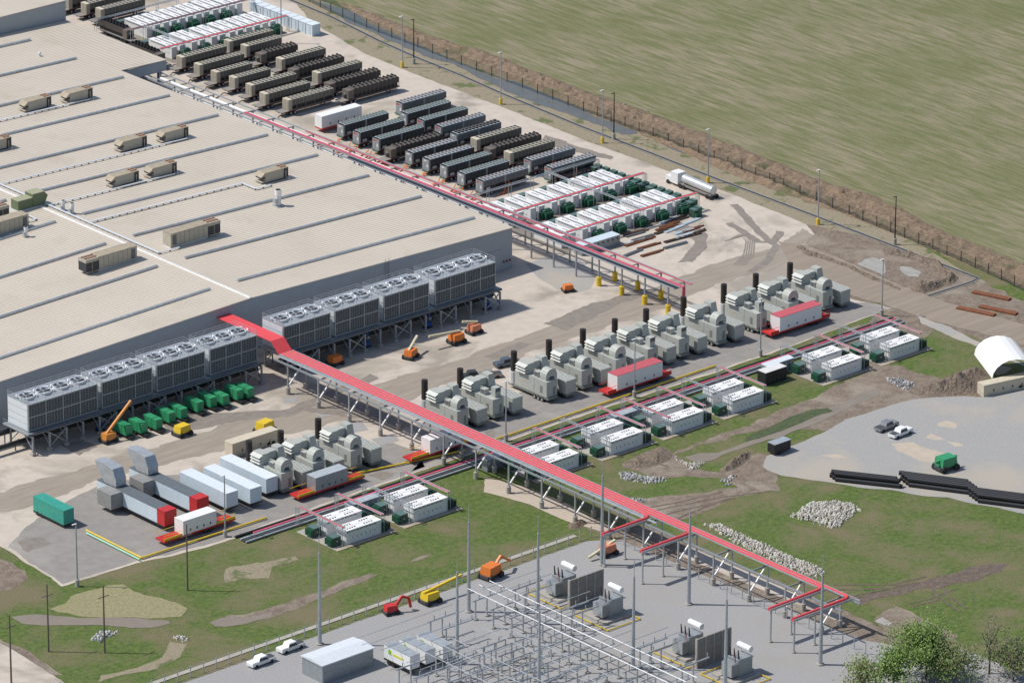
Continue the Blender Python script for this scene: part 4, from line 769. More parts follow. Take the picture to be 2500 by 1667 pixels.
# ================================================================ GAS TURBINE TRAILERS
def turbine(rnd_duct, hy):
    t = thing('turbine_trailer', '', 'turbine', group='pale grey gas turbine trailers'); y0 = -10.6
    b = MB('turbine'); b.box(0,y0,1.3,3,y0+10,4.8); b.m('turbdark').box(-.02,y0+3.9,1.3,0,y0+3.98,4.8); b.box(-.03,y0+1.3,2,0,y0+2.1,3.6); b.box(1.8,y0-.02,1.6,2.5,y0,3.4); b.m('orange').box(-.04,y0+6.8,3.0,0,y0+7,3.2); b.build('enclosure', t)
    b = MB('turbdark'); b.box(.1,y0-.4,.8,2.9,y0+12.3,1.28); b.build('trailer_deck', t)
    o = MB('rubber').cyl((-.05,0,.5),(.4,0,.5),.5,n=12).m('galv').cyl((-.1,0,.5),(-.04,0,.5),.28,n=10).build('wheel', t, (0,y0+1.4,0)); rep(o, [(0,1.2,0),(0,2.4,0),(2.6,0,0),(2.6,1.2,0)])
    b = MB('turbine'); b.box(.2,y0+6.2,4.82,2.0,y0+9.2,7.0); b.box(2.0,y0+6.8,5.2,4.2,y0+8.8,6.8); b.hexa([(4.2,y0+6.2,4.9),(6.2,y0+6.2,4.9),(6.2,y0+9,4.9),(4.2,y0+9,4.9)], [(4.5,y0+6.6,7.3),(6.0,y0+6.6,7.3),(6.0,y0+8.6,7.3),(4.5,y0+8.6,7.3)]); b.build('intake_filter', t)
    b = MB('turbroof')
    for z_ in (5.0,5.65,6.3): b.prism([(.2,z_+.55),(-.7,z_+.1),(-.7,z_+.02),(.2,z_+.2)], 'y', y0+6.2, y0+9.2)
    b.build('intake_hood', t)
    if rnd_duct:
        pts = [(math.cos(a)*1.55, math.sin(a)*1.55) for a in [math.pi*k/8 for k in range(9)]]
        MB('turbine').prism([(2.0+u, 5.6+w) for u, w in pts]+[(.45,4.85),(1.3,4.85),(1.5,5.5),(2.6,5.5),(2.7,4.85),(3.55,4.85)][::1], 'y', y0+.7, y0+2.7).build('exhaust_duct', t)
    else: MB('turbine').box(1.2,y0+.6,4.8,2.7,y0+2.0,6.9).m('louver').box(1.2,y0+.58,6.0,2.7,y0+.6,6.8).build('exhaust_duct', t)
    MB('turbine').box(.5,y0+3.2,4.85,1.8,y0+4.6,6.0).m('louver').box(.47,y0+3.3,5.0,.5,y0+4.5,5.9).build('cooler', t)
    b = MB('offwhite'); b.cyl((.7,.6,1.3),(.7,.6,4.0),.95,n=14); b.build('stack_base', t)
    b = MB('stack'); b.cyl((.7,.6,4.0),(.7,.6,8.3),.68,n=16); b.m('hole').cyl((.7,.6,8.3),(.7,.6,8.32),.58,n=16); b.build('exhaust_stack', t)
    b = MB('turbine'); b.box(4.6,hy,1.2,7.4,hy+10,4.1); b.build('control_house', t)
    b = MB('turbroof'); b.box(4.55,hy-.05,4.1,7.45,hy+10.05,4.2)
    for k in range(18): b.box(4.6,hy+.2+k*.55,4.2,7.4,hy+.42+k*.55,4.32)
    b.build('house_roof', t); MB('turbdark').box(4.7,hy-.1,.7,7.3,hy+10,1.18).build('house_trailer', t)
    o = MB('rubber').cyl((-.05,0,.5),(.4,0,.5),.5,n=12).build('wheel', t, (4.7,hy+1.4,0)); rep(o, [(0,1.2,0),(2.3,0,0)]); return t
TR, TQ = turbine(True, -11.6), turbine(False, -11.6)
xs_ = [-42.9,-33.1,-18.1,-8.2,1.5,10.7,19.8,30.8,42.8,52.4,62.8]; ty = 'RQRRRQQRQRR'
iR = [('turbine trailer with black stack, %s in the left group of three' % ORD[i], (x, -22.9), 0) for i, x in enumerate((-91.5,-83.2,-73.3))]; iQ = []
for i, x in enumerate(xs_): (iR if ty[i] == 'R' else iQ).append(('turbine trailer with black stack, %s right of the red cable bridge' % ORD[i], (x, -20.9), 0))
spread(TR, iR); spread(TQ, iQ)
def boxtrailer(name, lab, cat, loc, L, W_, H_, wall, roof, deck='maroon', rz=0, z0=1.2, ext=0, rail='yellow', dk=None):
    t = thing(name, lab, cat, loc, rz); b = MB(wall); b.box(0,0,z0,L,W_,z0+H_)
    b.m('darkgrey')
    for k in range(1, 5): b.box(L*k/5,-.03,z0+.5,L*k/5+.3,0,z0+1.0)
    b.build('body', t); MB(roof).box(-.03,-.03,z0+H_,L+.03,W_+.03,z0+H_+.08).build('roof', t); MB(deck).box(-ext,-.05,z0-.35,L+ext,W_+.05,z0-.01).build('trailer_deck', t)
    if ext:
        b = MB(rail)
        for e0, e1 in ((-ext,-.2),(L+.2,L+ext)):
            b.box(e0,.0,z0,e1,.1,z0+.5); b.bar((e0,.05,z0+1.1),(e1,.05,z0+1.1),.08); b.bar((e0,W_-.05,z0+1.1),(e1,W_-.05,z0+1.1),.08)
        b.build('railing', t)
    o = MB('rubber').cyl((0,-.02,.5),(0,.4,.5),.5,n=12).build('wheel', t, (L-2.6,0,0)); rep(o, [(1.2,0,0),(0,W_-.4,0),(1.2,W_-.4,0)]); return t
def at(c, x, y, z=0): q = Q(c, x, y, z); return (q[0], q[1], 0)
boxtrailer('switchgear_trailer','white trailer with red roof in the middle of the turbine row','trailer',at('c',1198,1092,1),13,3,3.2,'white','redroof','red',ext=2.6,rail='red')
boxtrailer('switchgear_trailer','white trailer with red roof near the right end of the turbine row','trailer',at('m',482,978,1),12.6,3,3.2,'white','redroof','red',ext=2.6,rail='red')
boxtrailer('switchgear_trailer','grey trailer with yellow railings in front of the left turbines','trailer',at('g',980,805,1),8.4,2.8,2.9,'steel','chtop','red',ext=4.5)
boxtrailer('switchgear_trailer','white trailer with yellow railings at the lower left','trailer',at('f',1620,935,1),8.4,2.8,2.9,'white','white','red',ext=4.8)
boxtrailer('switchgear_trailer','white trailer with yellow deck under the red cable bridge','trailer',at('g',1990,470,1),8.4,2.8,2.9,'white','white','red',ext=5)
boxtrailer('long_trailer','long white trailer between the tan and grey chillers','trailer',(54.8,130.6,0),12.4,2.6,2.9,'white','white','red')
boxtrailer('green_generator','long teal generator container by the lower left barriers','generator',at('f',655,808,.8),10,2.6,3,'teal','teal','black',rz=R(90),z0=.8).rotation_euler.z = R(90)
boxtrailer('shipping_container','long beige shipping container behind the left turbines','container',at('g',245,500),12.2,2.5,2.7,'cream','cream','cream',z0=.36)
boxtrailer('black_container','black container with white roof between the house pads','container',at('m',372,1390),6.2,2.5,2.6,'black','offwhite','black',z0=.36)
for i, (x, y) in enumerate(((1985,880),(2205,830),(2300,760))):
    q = Q('f', *((2000,690),(2210,650),(2352,560))[i], 1.2); t = boxtrailer('turbine_trailer','long pale blue turbine trailer, %s of three side by side' % ORD[i],'turbine',(q[0],q[1],0),15,3,3.1,'paleblue','paleroof','black',rz=R(90)); t.location.x += 3
for i, (x, y) in enumerate(((1455,850),(1740,740))):
    q = Q('f', x, y, 1.2); t = boxtrailer('turbine_trailer','pale turbine trailer with red end and raised duct, %s one' % ('nearer','farther')[i],'turbine',(q[0]+3,q[1],0),22,3,3.0,'paleblue','chside','black',rz=R(90))
    MB('red').box(-.03,-.03,1.2,2.4,3.03,4.3).build('red_end', t); MB('galv').prism([(16,4.4),(19.5,4.4),(21.5,6),(23,8.2),(20.5,8.4),(17,8),(16,6)], 'y', .2, 2.8).build('raised_duct', t)
    MB('ducttan').box(13.5,3.2,1.2,18,6,4.4).build('side_intake', t)
# generators in a row under the left towers
def genset(c='green'):
    t = thing('generator', '', 'generator', group='green generator trailers'); MB(c).box(0,0,.8,1.7,4.4,2.9).m('greendark').box(-.02,1.4,.8,1.72,1.5,2.95).build('body', t); MB('black').box(.1,-1.2,.4,1.6,4.2,.78).build('chassis', t)
    o = MB('rubber').cyl((-.1,0,.35),(.2,0,.35),.35,n=10).build('wheel', t, (0,2,0)); rep(o, [(1.6,0,0)]); return t
gl = [Q('a', x, y, .5) for x, y in ((1115,1040),(1250,1020),(1380,985),(1495,925),(1600,890),(1745,830),(1860,790),(1970,775),(2095,725),(2190,710))]
spread(genset(), [('green generator trailer under the left towers, %s from the crane' % ORD[i], p, 0) for i, p in enumerate(gl)])
# ================================================================ RED CABLE BRIDGE
t = thing('cable_bridge', 'long bridge of bright red cables on steel posts crossing the whole site', 'cable bridge')
RZ_ = 7.2; e0 = Q('F', 662, 808, RZ_); yb = e0[1]; XL, XR = -54.6, -50.3
b = MB('cable_red'); cuts = [(-51.3,-157.4+3),(-52.15,-148),(-53.0,-112),(-53.85,-101)]
for i, (x, ye) in enumerate(cuts): b.box(x-.37,ye,RZ_,x+.37,yb,RZ_+.12)
b.build('cables', t)
b = MB('galv'); [b.box(x-.42-.06,ye,RZ_-.1,x-.40,yb,RZ_+.22) for x, ye in cuts]; b.box(XR-.62,-158,RZ_-.1,XR-.5,yb,RZ_+.25); b.box(-55.2,-105,RZ_-.1,-54.5,yb,RZ_-.02); b.build('tray', t)
b = MB('cable_red'); b.hexa([(XL,yb,RZ_),(XR-.6,yb,RZ_),(XR-.6,yb+2.6,9.4),(XL,yb+2.6,9.4)], [(XL,yb,RZ_+.12),(XR-.6,yb,RZ_+.12),(XR-.6,yb+2.6,9.52),(XL,yb+2.6,9.52)]); b.box(XL,yb+2.62,9.4,XR-.6,FY,9.52); b.build('cables', t)
b = MB('steel'); b.box(-56.0,-158,6.4,-55.7,yb,6.75); b.box(XR-.7,-158,6.4,XR-.4,yb,6.75); b.build('girder', t)
y = 8.0; k = 0
while y > -158.5:
    for x in (-55.85, -50.9):
        MB('galv').box(x-.14,y-.14,1.4,x+.14,y+.14,6.4).build('post', t); MB('concrete').cyl((x,y,0),(x,y,1.5),.5,n=12).build('pier', t)
    MB('steel').box(-56,y-.12,6.1,-50.7,y+.12,6.4).build('cross_beam', t); MB('white').bar((-55.85,y,1.7),(-51.5,y,6.1),.26).build('brace', t)
    y -= 10.05
for i, (x, ye, xe) in enumerate(((-53.85,-101,-66.5),(-53.0,-112,-66.5),(-52.15,-148,-66.5),(-51.3,-154.4,-66.5))):
    t2 = thing('branch_tray', 'red cable branch into the substation, %s from the far end' % ORD[i], 'cable tray', (x, ye, 0), 0, 'red branches from the cable bridge'); L = xe-x
    MB('cable_red').tube([(0,.3,RZ_+.05),(-.15,-.7,RZ_+.05),(-1.0,-1.2,RZ_+.05),(L,-1.2,RZ_-.1)], .38, 6).build('cables', t2); MB('galv').box(L,-1.7,RZ_-.45,.2,-1.55,RZ_).box(L,-.85,RZ_-.45,-1.2,-.7,RZ_).build('tray', t2)
    o = MB('galv').box(-.13,-.13,.3,.13,.13,RZ_-.3).m('concrete').cyl((0,0,0),(0,0,.3),.4,n=10).build('post', t2, (L+.6,-1.2,0)); rep(o, [(5.5,0,0)])
# ================================================================ UPPER PIPE RACK
t = thing('pipe_rack', 'long steel pipe rack with pink cables along the right side of the building', 'pipe rack'); zt = 6.3
b = MB('galv')
for x in (36.6, 38.2, 41.8): b.box(x-.12,-12,zt,x+.12,176,zt+.25)
b.build('rail', t); b = MB('cable_rose'); b.box(38.5,-12.5,zt+.1,39.3,140,zt+.28); b.box(41.1,-12.5,zt+.1,41.4,120,zt+.25); b.box(38.5,-12.6,0,39.3,-12.4,zt+.1); b.build('cables', t)
b = MB('white'); b.cyl((40.4,56,zt-.6),(40.4,174,zt-.6),.4,n=10); b.build('water_pipe', t); MB('white').cyl((43.2,60,2.5),(43.2,214,2.5),.45,n=10).build('water_pipe', t)
b = MB('pipeblack'); b.box(37.0,-12,zt+.02,37.9,100,zt+.2); b.build('black_cables', t)
y = -9.8
while y < 172:
    for x in (36.8, 41.6):
        MB('steel').box(x-.15,y-.15,0,x+.15,y+.15,zt).build('post', t)
        if y < 15: MB('yellow').cyl((x,y,0),(x,y,2.1),.6,n=12).build('yellow_guard', t)
    MB('steel').box(36.6,y-.1,zt-.25,41.9,y+.1,zt-.02).build('cross_beam', t); y += 7.5
# ================================================================ POLES, FENCES, CURB TRENCH
def lamp(c, x, y, h, lab, guard='yellow', m='galv', two=False):
    p = Q(c, x, y); t = thing('lamp_pole', lab, 'lamp pole', (*p, 0), 0, 'tall lamp poles'); MB(m).cyl((0,0,0),(0,0,h),.19,.11,n=8).build('pole', t); MB('lampwhite' if m == 'galv' else m).box(-.9,-.15,h,.1,.15,h+.12).build('lamp_head', t)
    if guard: MB(guard).cyl((0,0,0),(0,0,1.5),.42,n=12).build('base_guard', t)
for i, (c, x, y, g_) in enumerate((('q',1437,622,'yellow'),('q',2340,960,'yellow'),('s',1018,1315,'yellow'),('n',2175,365,'yellow'),('m',775,152,'yellow'),('m',1262,850,'concrete'),('m',333,1158,'concrete'),('c',1338,1142,'concrete'),('c',285,1498,'concrete'),('g',180,1195,'concrete'),('h',684,655,'concrete'),('y',962,190,None))):
    lamp(c, x, y, 13.2, 'tall grey lamp pole with %s base, %s counted from the far road' % (g_ or 'no visible', ORD[i]), g_)
for i, (c, x, y) in enumerate((('q',1542,590),('s',1122,1280),('o',1252,1385))): lamp(c, x, y, 11.5, 'black pole with flat lamps by the fence, %s from the far end' % ORD[i], 'concrete', 'black')
fp = FP([(640,-30),(760,30),(870,76),(960,110),(1060,150),(1200,202),(1340,256),(1500,316),(1640,370),(1800,434),(1950,495),(2110,560),(2240,615),(2360,672),(2500,740)])
def fence(name, lab, pts, h, m, sp, post, mesh=None):
    t = thing(name, lab, 'fence'); rl = MB(m); px_ = []
    for a, q in zip(pts, pts[1:]):
        L = math.dist(a, q); n = max(1, round(L/sp))
        for k in range(n): px_.append((a[0]+(q[0]-a[0])*k/n, a[1]+(q[1]-a[1])*k/n))
        for z_ in [h]+([h*(j+1)/12 for j in range(11)] if mesh else [.1]): rl.bar((*a, z_), (*q, z_), .035)
    rl.build('mesh', t); o = MB(post).box(-.07,-.07,0,.07,.07,h+.15).build('post', t, (*px_[0], 0)); rep(o, [(p[0]-px_[0][0], p[1]-px_[0][1], 0) for p in px_[1:95]])
fence('perimeter_fence', 'black mesh perimeter fence between the road and the ditch', fp, 2.4, 'meshfence', 5.2, 'black', True)
fence('substation_fence', 'grey chain-link fence around the substation gravel', [(-190,-89.6),(-58,-89.6),(-56,-94),(-56,-168)], 2.2, 'galv', 3.1, 'galv')
vv = vin[:-3]+[Q('m',2000,565),Q('m',1960,590),Q('m',1620,700)]
ribbon('drain_channel', vv, 1.3, .12, 'concrete', 0); ribbon('drain_channel', vv, .8, .16, 'darkgrey', 0)
ribbon('kerb', [(-190,-87.2),(-60,-87.2)], 1.2, .12, 'concrete', 0); MB
for i, (c, x0, y0, x1, y1, m) in enumerate((('c',165,1495,2000,880,'yellow'),('f',1250,1125,2352,770,'yellow'),('f',760,880,1250,1125,'yellow'),('f',765,905,1235,1140,'mint'),('g',870,730,2300,430,'yellow'))):
    a, q = Q(c, x0, y0, .4), Q(c, x1, y1, .4); tag(MB(m).cyl((*a,.4),(*q,.4),.2,n=8).build('gas_pipe'), '%s ground pipe, %s' % (m, ['along the turbine yard','along the lower left trailers','right of the bollards','beside the yellow one by the bollards','beside the left turbines'][i]), 'pipe')
for i in range(5):
    y = -44.3-i*.85; tag(MB(('pipeblack','cable_rose','galv','darkgrey','steel')[i]).box(-112 if i != 1 else -108,y,.15,72,y+.5,.45).build('ground_tray'), '%s cable run along the edge of the turbine yard' % ('black','pink','pale grey','dark','grey')[i], 'cable run', 'ground cable runs')
# ================================================================ SUBSTATION
for i, (x, y) in enumerate(((-131.5,-94),(-65.7,-101.2),(-100.2,-101.1),(-93.9,-114),(-117.6,-117.8),(-65.7,-126.2),(-65.8,-162.7),(-93.9,-141),(-117.6,-141),(-88,-160))):
    t = thing('lightning_mast', 'tall grey lightning mast, %s' % ['at the far left','by the orange boom lift','behind the orange cones','beside the first transformer','between trailers and buses','right of the firewalls','at the right fence','among the long bus bars','at the bottom edge left','beside the near firewall'][i], 'mast', (x, y, 0), 0, 'lightning masts')
    MB('galv').cyl((0,0,.3),(0,0,19),.42,.2,n=10).build('shaft', t); MB('galv').cyl((0,0,19),(0,0,22.5),.07,n=6).build('rod', t); MB('concrete').cyl((0,0,0),(0,0,.3),.75,n=12).build('footing', t)
def hframe():
    t = thing('bus_support', '', 'bus support', group='steel bus supports'); o = MB('galv').box(-.12,-.12,.3,.12,.12,4.0).m('concrete').cyl((0,0,0),(0,0,.35),.5,n=10).build('leg', t); rep(o, [(2.9,0,0)])
    MB('galv').box(-.8,-.12,4.0,7.0,.12,4.22).build('beam', t); o = MB('galv').cyl((.9,0,4.2),(.9,0,5.15),.11,n=8).build('insulator', t); rep(o, [(2.8,0,0),(5.6,0,0)]); return t
ys2 = [-104.8,-110,-115.3,-120.9,-126.5,-131.6,-136.8,-142.3,-147.5,-152.5,-157.5]
it = [('bus support under the three long bars, %s from the far end' % ORD[i], (-101.7, y), 0) for i, y in enumerate(ys2)]
it += [('bus support nearer the transformers, %s from the far end' % ORD[i], (-92.5, y), 0) for i, y in enumerate((-105.9,-108.7,-119.2,-122,-141.4,-144.1,-153))]
it += [('bus support in the left field, %s' % ORD[i], p, 0) for i, p in enumerate(((-124,-119.2),(-124,-123),(-114.5,-106.5),(-114.5,-111),(-114.5,-122),(-114.5,-127),(-114.5,-133),(-124,-129),(-133,-119),(-133,-124),(-110,-140),(-120,-138)))]
k_ = 0
for gx_ in (-150, -142, -134, -126, -118, -110):
    for gy_ in (-124, -129.5, -135, -140.5, -146, -151.5):
        if gx_ > -130 or gy_ < -128: it.append(('dense left-field bus support, %s counted from the left' % ORD[k_], (gx_+.6*math.sin(gy_), gy_), 0)); k_ += 1
for j_, y_ in enumerate((-126.5,-132,-137.5,-143,-148.5)): tag(MB('alu').cyl((-148,y_,5.2),(-104,y_,5.2),.09,n=6).build('cross_bus'), 'horizontal bus across the lower left field, %s from the far end' % ORD[j_], 'bus bar', 'lower left buses')
for j_, x_ in enumerate((-108,-111.5,-119,-122.5,-127)): tag(MB('alu').cyl((x_,-118,5.9),(x_,-160,5.9),.09,n=6).build('bus_bar'), 'upper bus running to the bottom edge, %s from the right' % ORD[j_], 'bus bar', 'upper left-field buses')
spread(hframe(), it)
for i, x in enumerate((-95.2,-98.0,-100.8)): tag(MB('alu').cyl((x,-101.5,5.25),(x,-160,5.25),.11,n=8).build('bus_bar'), 'long tubular bus bar, %s from the transformers' % ORD[i], 'bus bar', 'long bus bars')
for i, y in enumerate((-105,-108,-111,-119,-122,-125,-141,-144,-147)): tag(MB('alu').cyl((-100,y,6.0),(-85,y,6.0),.07,n=6).build('cross_bus'), 'thin cross bus toward the transformers, %s from the far end' % ORD[i], 'bus bar', 'cross buses')
for i, y in enumerate((-105.5,-109,-112.5,-120,-124,-128)): tag(MB('alu').cyl((-132,y,5.4),(-108,y,5.4),.07,n=6).build('cross_bus'), 'thin bus in the left field, %s from the far end' % ORD[i], 'bus bar', 'left field buses')
def ptx():
    t = thing('power_transformer', '', 'transformer', group='large power transformers'); MB('steel').box(0,0,.5,3.6,3,4).build('tank', t)
    b = MB('galv'); [b.box(-1.9+k*.3,-.1,1,-1.75+k*.3,2.6,3.6) for k in range(6)]; b.build('radiator', t); MB('white').cyl((3.4,.2,5.2),(3.4,3.6,5.2),.6,n=14).build('conservator', t)
    o = MB('porcelain').cyl((.5,.5,4),(.3,.5,5.9),.2,.1,n=8).build('bushing', t); rep(o, [(0,1.1,0),(0,2.2,0)]); MB('redrod').cyl((-.6,.3,3.6),(-.6,.3,5.2),.1).build('arrester', t); MB('concrete').box(-2.5,-1.5,0,5,4.5,.5).build('plinth', t)
    b = MB('yellow'); [b.box(*q) for q in ((-4,-4,.2,4.6,-3.85,.4),(-4,6,.2,4.6,6.15,.4),(-4,-3.84,.2,-3.85,6,.4),(4.45,-3.84,.2,4.6,6,.4))]; b.build('containment_edge', t); return t
spread(ptx(), [('power transformer, %s' % n_, (-82.2, y), 0) for n_, y in (('far one behind the first firewall',-108),('in front of the first firewall',-121.5),('behind the near firewall',-144),('in front of the near firewall',-157.5))])
for i, y in enumerate((-112.9,-148.8)):
    t = thing('firewall', 'grey panelled concrete firewall, %s one' % ('farther','nearer')[i], 'wall', (-84.6, y, 0)); [MB('concdark').box(k*2.15,0,0,k*2.15+2.05,.35,6).build('panel', t) for k in range(4)]; [MB('concrete').box(k*2.15-.2,-.1,0,k*2.15+.1,.45,6.1).build('column', t) for k in range(5)]
t = thing('control_building', 'pale metal control building at the bottom edge left of the trailers', 'building', (-142.4,-108,0)); MB('steel').box(0,0,0,12.4,6,3.6).build('wall', t); b = MB('sheetwhite'); b.prism([(-.2,3.6),(6.2,3.6),(6.2,3.8),(3,4.2),(-.2,3.8)], 'x', -.2, 12.6); b.build('roof', t)
for i, (x, y) in enumerate(((-127.7,-116),(-123.9,-116),(-120.1,-116.6))):
    t = boxtrailer('semi_trailer','white trailer with green and yellow lettering, %s from the left' % ORD[i],'trailer',(x+2.4,y,0),7.6,2.4,2.7,'white','galv','black',rz=R(90)); MB('limegreen').box(5.5,2.41,2.4,6.3,2.45,3.3).build('logo', t); MB('logoyellow').box(2,2.41,2.5,5,2.45,2.9).build('lettering', t)
# ================================================================ VEHICLES
def pickup(m='white'):
    t = thing('pickup_truck', '', 'pickup truck'); MB(m).box(-2.9,-.95,.45,2.9,.95,1.05).box(-2.9,-.9,1.05,-1.3,.9,1.2,.1,.05).box(-1.3,-.9,1.05,1.1,.9,1.85,.35,.12).build('body', t); MB('glass').box(-1.22,-.94,1.15,1.0,.94,1.62,.3,.09).build('window', t); MB('darkgrey').box(1.15,-.8,1.06,2.8,.8,1.12).build('bed', t)
    o = MB('rubber').cyl((0,-.15,.38),(0,.15,.38),.38,n=12).build('wheel', t, (-1.9,-.85,0)); rep(o, [(3.75,0,0),(0,1.7,0),(3.75,1.7,0)]); return t
for m, c, x, y, rz, lab in (('white','i',330,1370,2,'white pickup parked nearest the bottom left of the substation'),('white','i',600,1240,2,'white pickup parked behind the other by the substation fence'),('silver_truck','e',1190,490,183,'silver pickup beside the green pipe fittings'),('white','e',1310,545,183,'white pickup with loaded bed on the gravel lot'),('car_dark','U6',690,175,-25,'dark pickup between the first turbine stacks'),('car_tan','U6',860,165,-25,'tan car beside the dark pickup'),('car_blue','U2',165,480,-10,'grey pickup behind the third turbine')):
    t = pickup(m); t['label'] = lab; p = Q(c, x, y, .5); t.location = (*p, 0); t.rotation_euler.z = R(rz)
t = thing('tanker_truck', 'silver tanker semi-truck parked on the road by the fence', 'truck', at('n',1815,350), R(-91)); MB('alu').cyl((5.5,0,2.3),(15.5,0,2.1),1.05,n=16).build('tank', t); MB('white').box(0,-1,.7,2,1,1.9).box(2,-1.2,.7,4.4,1.2,3.4).build('cab', t); MB('concdark').box(3,-.9,.7,15.5,.9,1.1).build('chassis', t)
o = MB('rubber').cyl((0,-.2,.5),(0,.2,.5),.5,n=12).build('wheel', t, (.9,-1.0,0)); rep(o, [(d, e, 0) for d in (0,4.2,5.4,13.4,14.6) for e in (0,2)][1:])
def machine(lab, cat, c, x, y, m, arm, rz=0, s_=1):
    t = thing(cat.replace(' ','_'), lab, cat, at(c, x, y), R(rz)); MB(m).box(-1.4*s_,-1*s_,.8*s_,1.4*s_,1*s_,2.1*s_,.2,.1).build('body', t); MB('darkgrey').box(-1.7*s_,-.8*s_,.35*s_,1.7*s_,.8*s_,.8*s_).build('chassis', t)
    o = MB('rubber').cyl((0,-.2,.5*s_),(0,.2,.5*s_),.5*s_,n=12).build('wheel', t, (-1.2*s_,-1.1*s_,0)); rep(o, [(2.4*s_,0,0),(0,2.2*s_,0),(2.4*s_,2.2*s_,0)])
    if arm: b = MB(arm[0]); [b.bar(p, q, .45) for p, q in zip(arm[1], arm[1][1:])]; b.build('boom', t)
machine('orange crane with its boom raised under the left towers','mobile crane','a',960,1080,'craneorange',('craneorange',[(-.5,0,2.0),(6,0,7.6)]),0,1.0)
machine('yellow rough-terrain crane by the substation fence','mobile crane','i',1880,830,'yellow',('yellow',[(-1.5,0,2.5),(8,0,3.6)]),0,1.15)
machine('small red excavator beside the black dumpster','excavator','i',1520,930,'red',('red',[(1,0,1.5),(2.4,0,3.2),(3.8,0,2.6),(4.2,0,.6)]),-15,.9)
machine('big orange excavator behind the bus bars','excavator','j',370,600,'orange',('orange',[(1,0,2),(3,0,3.6),(6,0,1.6)]),10,1.3)
machine('yellow wheel loader behind the beige container','wheel loader','g',530,275,'yellow',None,10,1.25)
machine('orange boom lift with raised cream boom, left one','boom lift','b',1420,860,'orange',('boomcream',[(-1,0,2),(4.5,1,3.4)]),20); machine('orange boom lift with long level cream boom','boom lift','b',1770,745,'orange',('boomcream',[(1,0,2.6),(-7,1,3)]),0,1.1); machine('salmon boom lift with folded boom','boom lift','b',1905,670,'lift_pink',('boomcream',[(1,0,2.4),(-2.5,1,3)]),0); machine('orange boom lift in the substation corner','boom lift','j',1440,390,'lift_pink',('boomcream',[(2,0,2.6),(-5,0,.8)]),0,1.1)
machine('orange scissor lift beside the cable bridge','scissor lift','b',840,910,'orange',None); machine('green telehandler behind the black pipes','telehandler','e',1690,850,'green',('green',[(2.8,0,2.4),(-2.8,0,2.2)]),-5,1.4); machine('orange skid steer loader by the yellow handrail','skid steer','n',890,1360,'orange',None,-20,.8); machine('yellow service truck beside the green generators','service truck','a',1610,1020,'yellow',None,5,1.1)
for i, (x0, y0, x1, y1, n_) in enumerate(((760,930,1310,990,5),(1380,975,1960,1050,8),(1965,1110,2900,1230,9))):
    a, q = Q('e', x0, y0, .5), Q('e', x1, y1, .5)
    for k in range(n_):
        r_ = k//((n_+1)//2); kk = k % ((n_+1)//2); o_ = kk*1.15+r_*.55; tag(MB('pipeblack').cyl((a[0]+o_*.3,a[1]+o_,.5+r_*.95),(q[0]+o_*.3,q[1]+o_,.5+r_*.95),.5,n=12).m('hole').cyl((q[0]+o_*.3,q[1]+o_,.5+r_*.95),(q[0]+o_*.3+.01,q[1]+o_,.5+r_*.95),.4,n=12).build('plastic_pipe'), 'black plastic pipe in %s stack, number %s' % (('left','middle','right')[i], ORD[k]), 'pipe', 'stacks of black plastic pipes')
t = thing('enclosed_trailer', 'black enclosed trailer with silver roof on the gravel lot', 'trailer', at('e',245,740)); MB('black').box(0,0,.5,4.6,2.1,2.5).build('body', t); MB('alu').box(-.05,-.05,2.5,4.65,2.15,2.6).build('roof', t); MB('rubber').cyl((1.6,-.1,.35),(1.6,2.2,.35),.35,n=10).build('wheel', t)
p = Q('e', 2080, 165); t = thing('storage_tent', 'white arched tent beside the rusty container at the right edge', 'tent', (*p, 0), R(-30))
for k in range(10):
    a0, a1 = math.pi*k/10, math.pi*(k+1)/10; MB('tent').hexa([(5+5*math.cos(a0)*s_,0,2.2+4*math.sin(a0)*s_) for s_ in (1,.99)]+[(5+5*math.cos(a1)*s_,0,2.2+4*math.sin(a1)*s_) for s_ in (.99,1)], [(5+5*math.cos(a0)*s_,14,2.2+4*math.sin(a0)*s_) for s_ in (1,.99)]+[(5+5*math.cos(a1)*s_,14,2.2+4*math.sin(a1)*s_) for s_ in (.99,1)]).build('canopy_panel', t)
boxtrailer('shipping_container','weathered cream container under the white tent','container',at('e',2010,240),12,2.4,2.2,'cream','cream','cream',rz=R(-12),z0=.36)
# stones, steel stacks, debris
for i, (c, pl, m) in enumerate((('e',[(370,1250),(560,1125),(760,1115),(920,1150),(960,1200),(860,1290),(780,1360),(600,1310)],ST1),('k',[(820,110),(960,105),(1250,240),(1900,520),(1930,560),(1850,620),(1500,480),(1100,280)],ST1),('d',[(1040,840),(1250,880),(1500,900),(1330,950),(1080,910)],ST2),('d',[(1120,1060),(1300,1080),(1160,1110)],ST2),('d',[(1870,940),(1950,870),(2020,880),(1940,965)],ST2),('d',[(1480,710),(1600,780),(1780,770),(1640,835),(1500,750)],ST1),('m',[(1290,1320),(1400,1330),(1530,1380),(1470,1420),(1330,1380)],ST2),('h',[(790,1130),(870,1050),(1040,1060),(900,1160)],ST2),('h',[(1490,1110),(1590,1090),(1690,1110),(1600,1150)],ST1),('s',[(1090,1030),(1200,960),(1250,960),(1160,1050)],ST2))):
    rubble('riprap', QL(c, pl), .55, m, 'patch of pale loose stones, %s' % ['largest one above the grass slope','long strip beside the cable bridge','left of the brown heap','small one beside the bridge','right of the muddy lane','at the pond edge','above the brown pond','bigger one below the straw patch','smaller one below the straw patch','beyond the far fence'][i])
rg = random.Random(9)
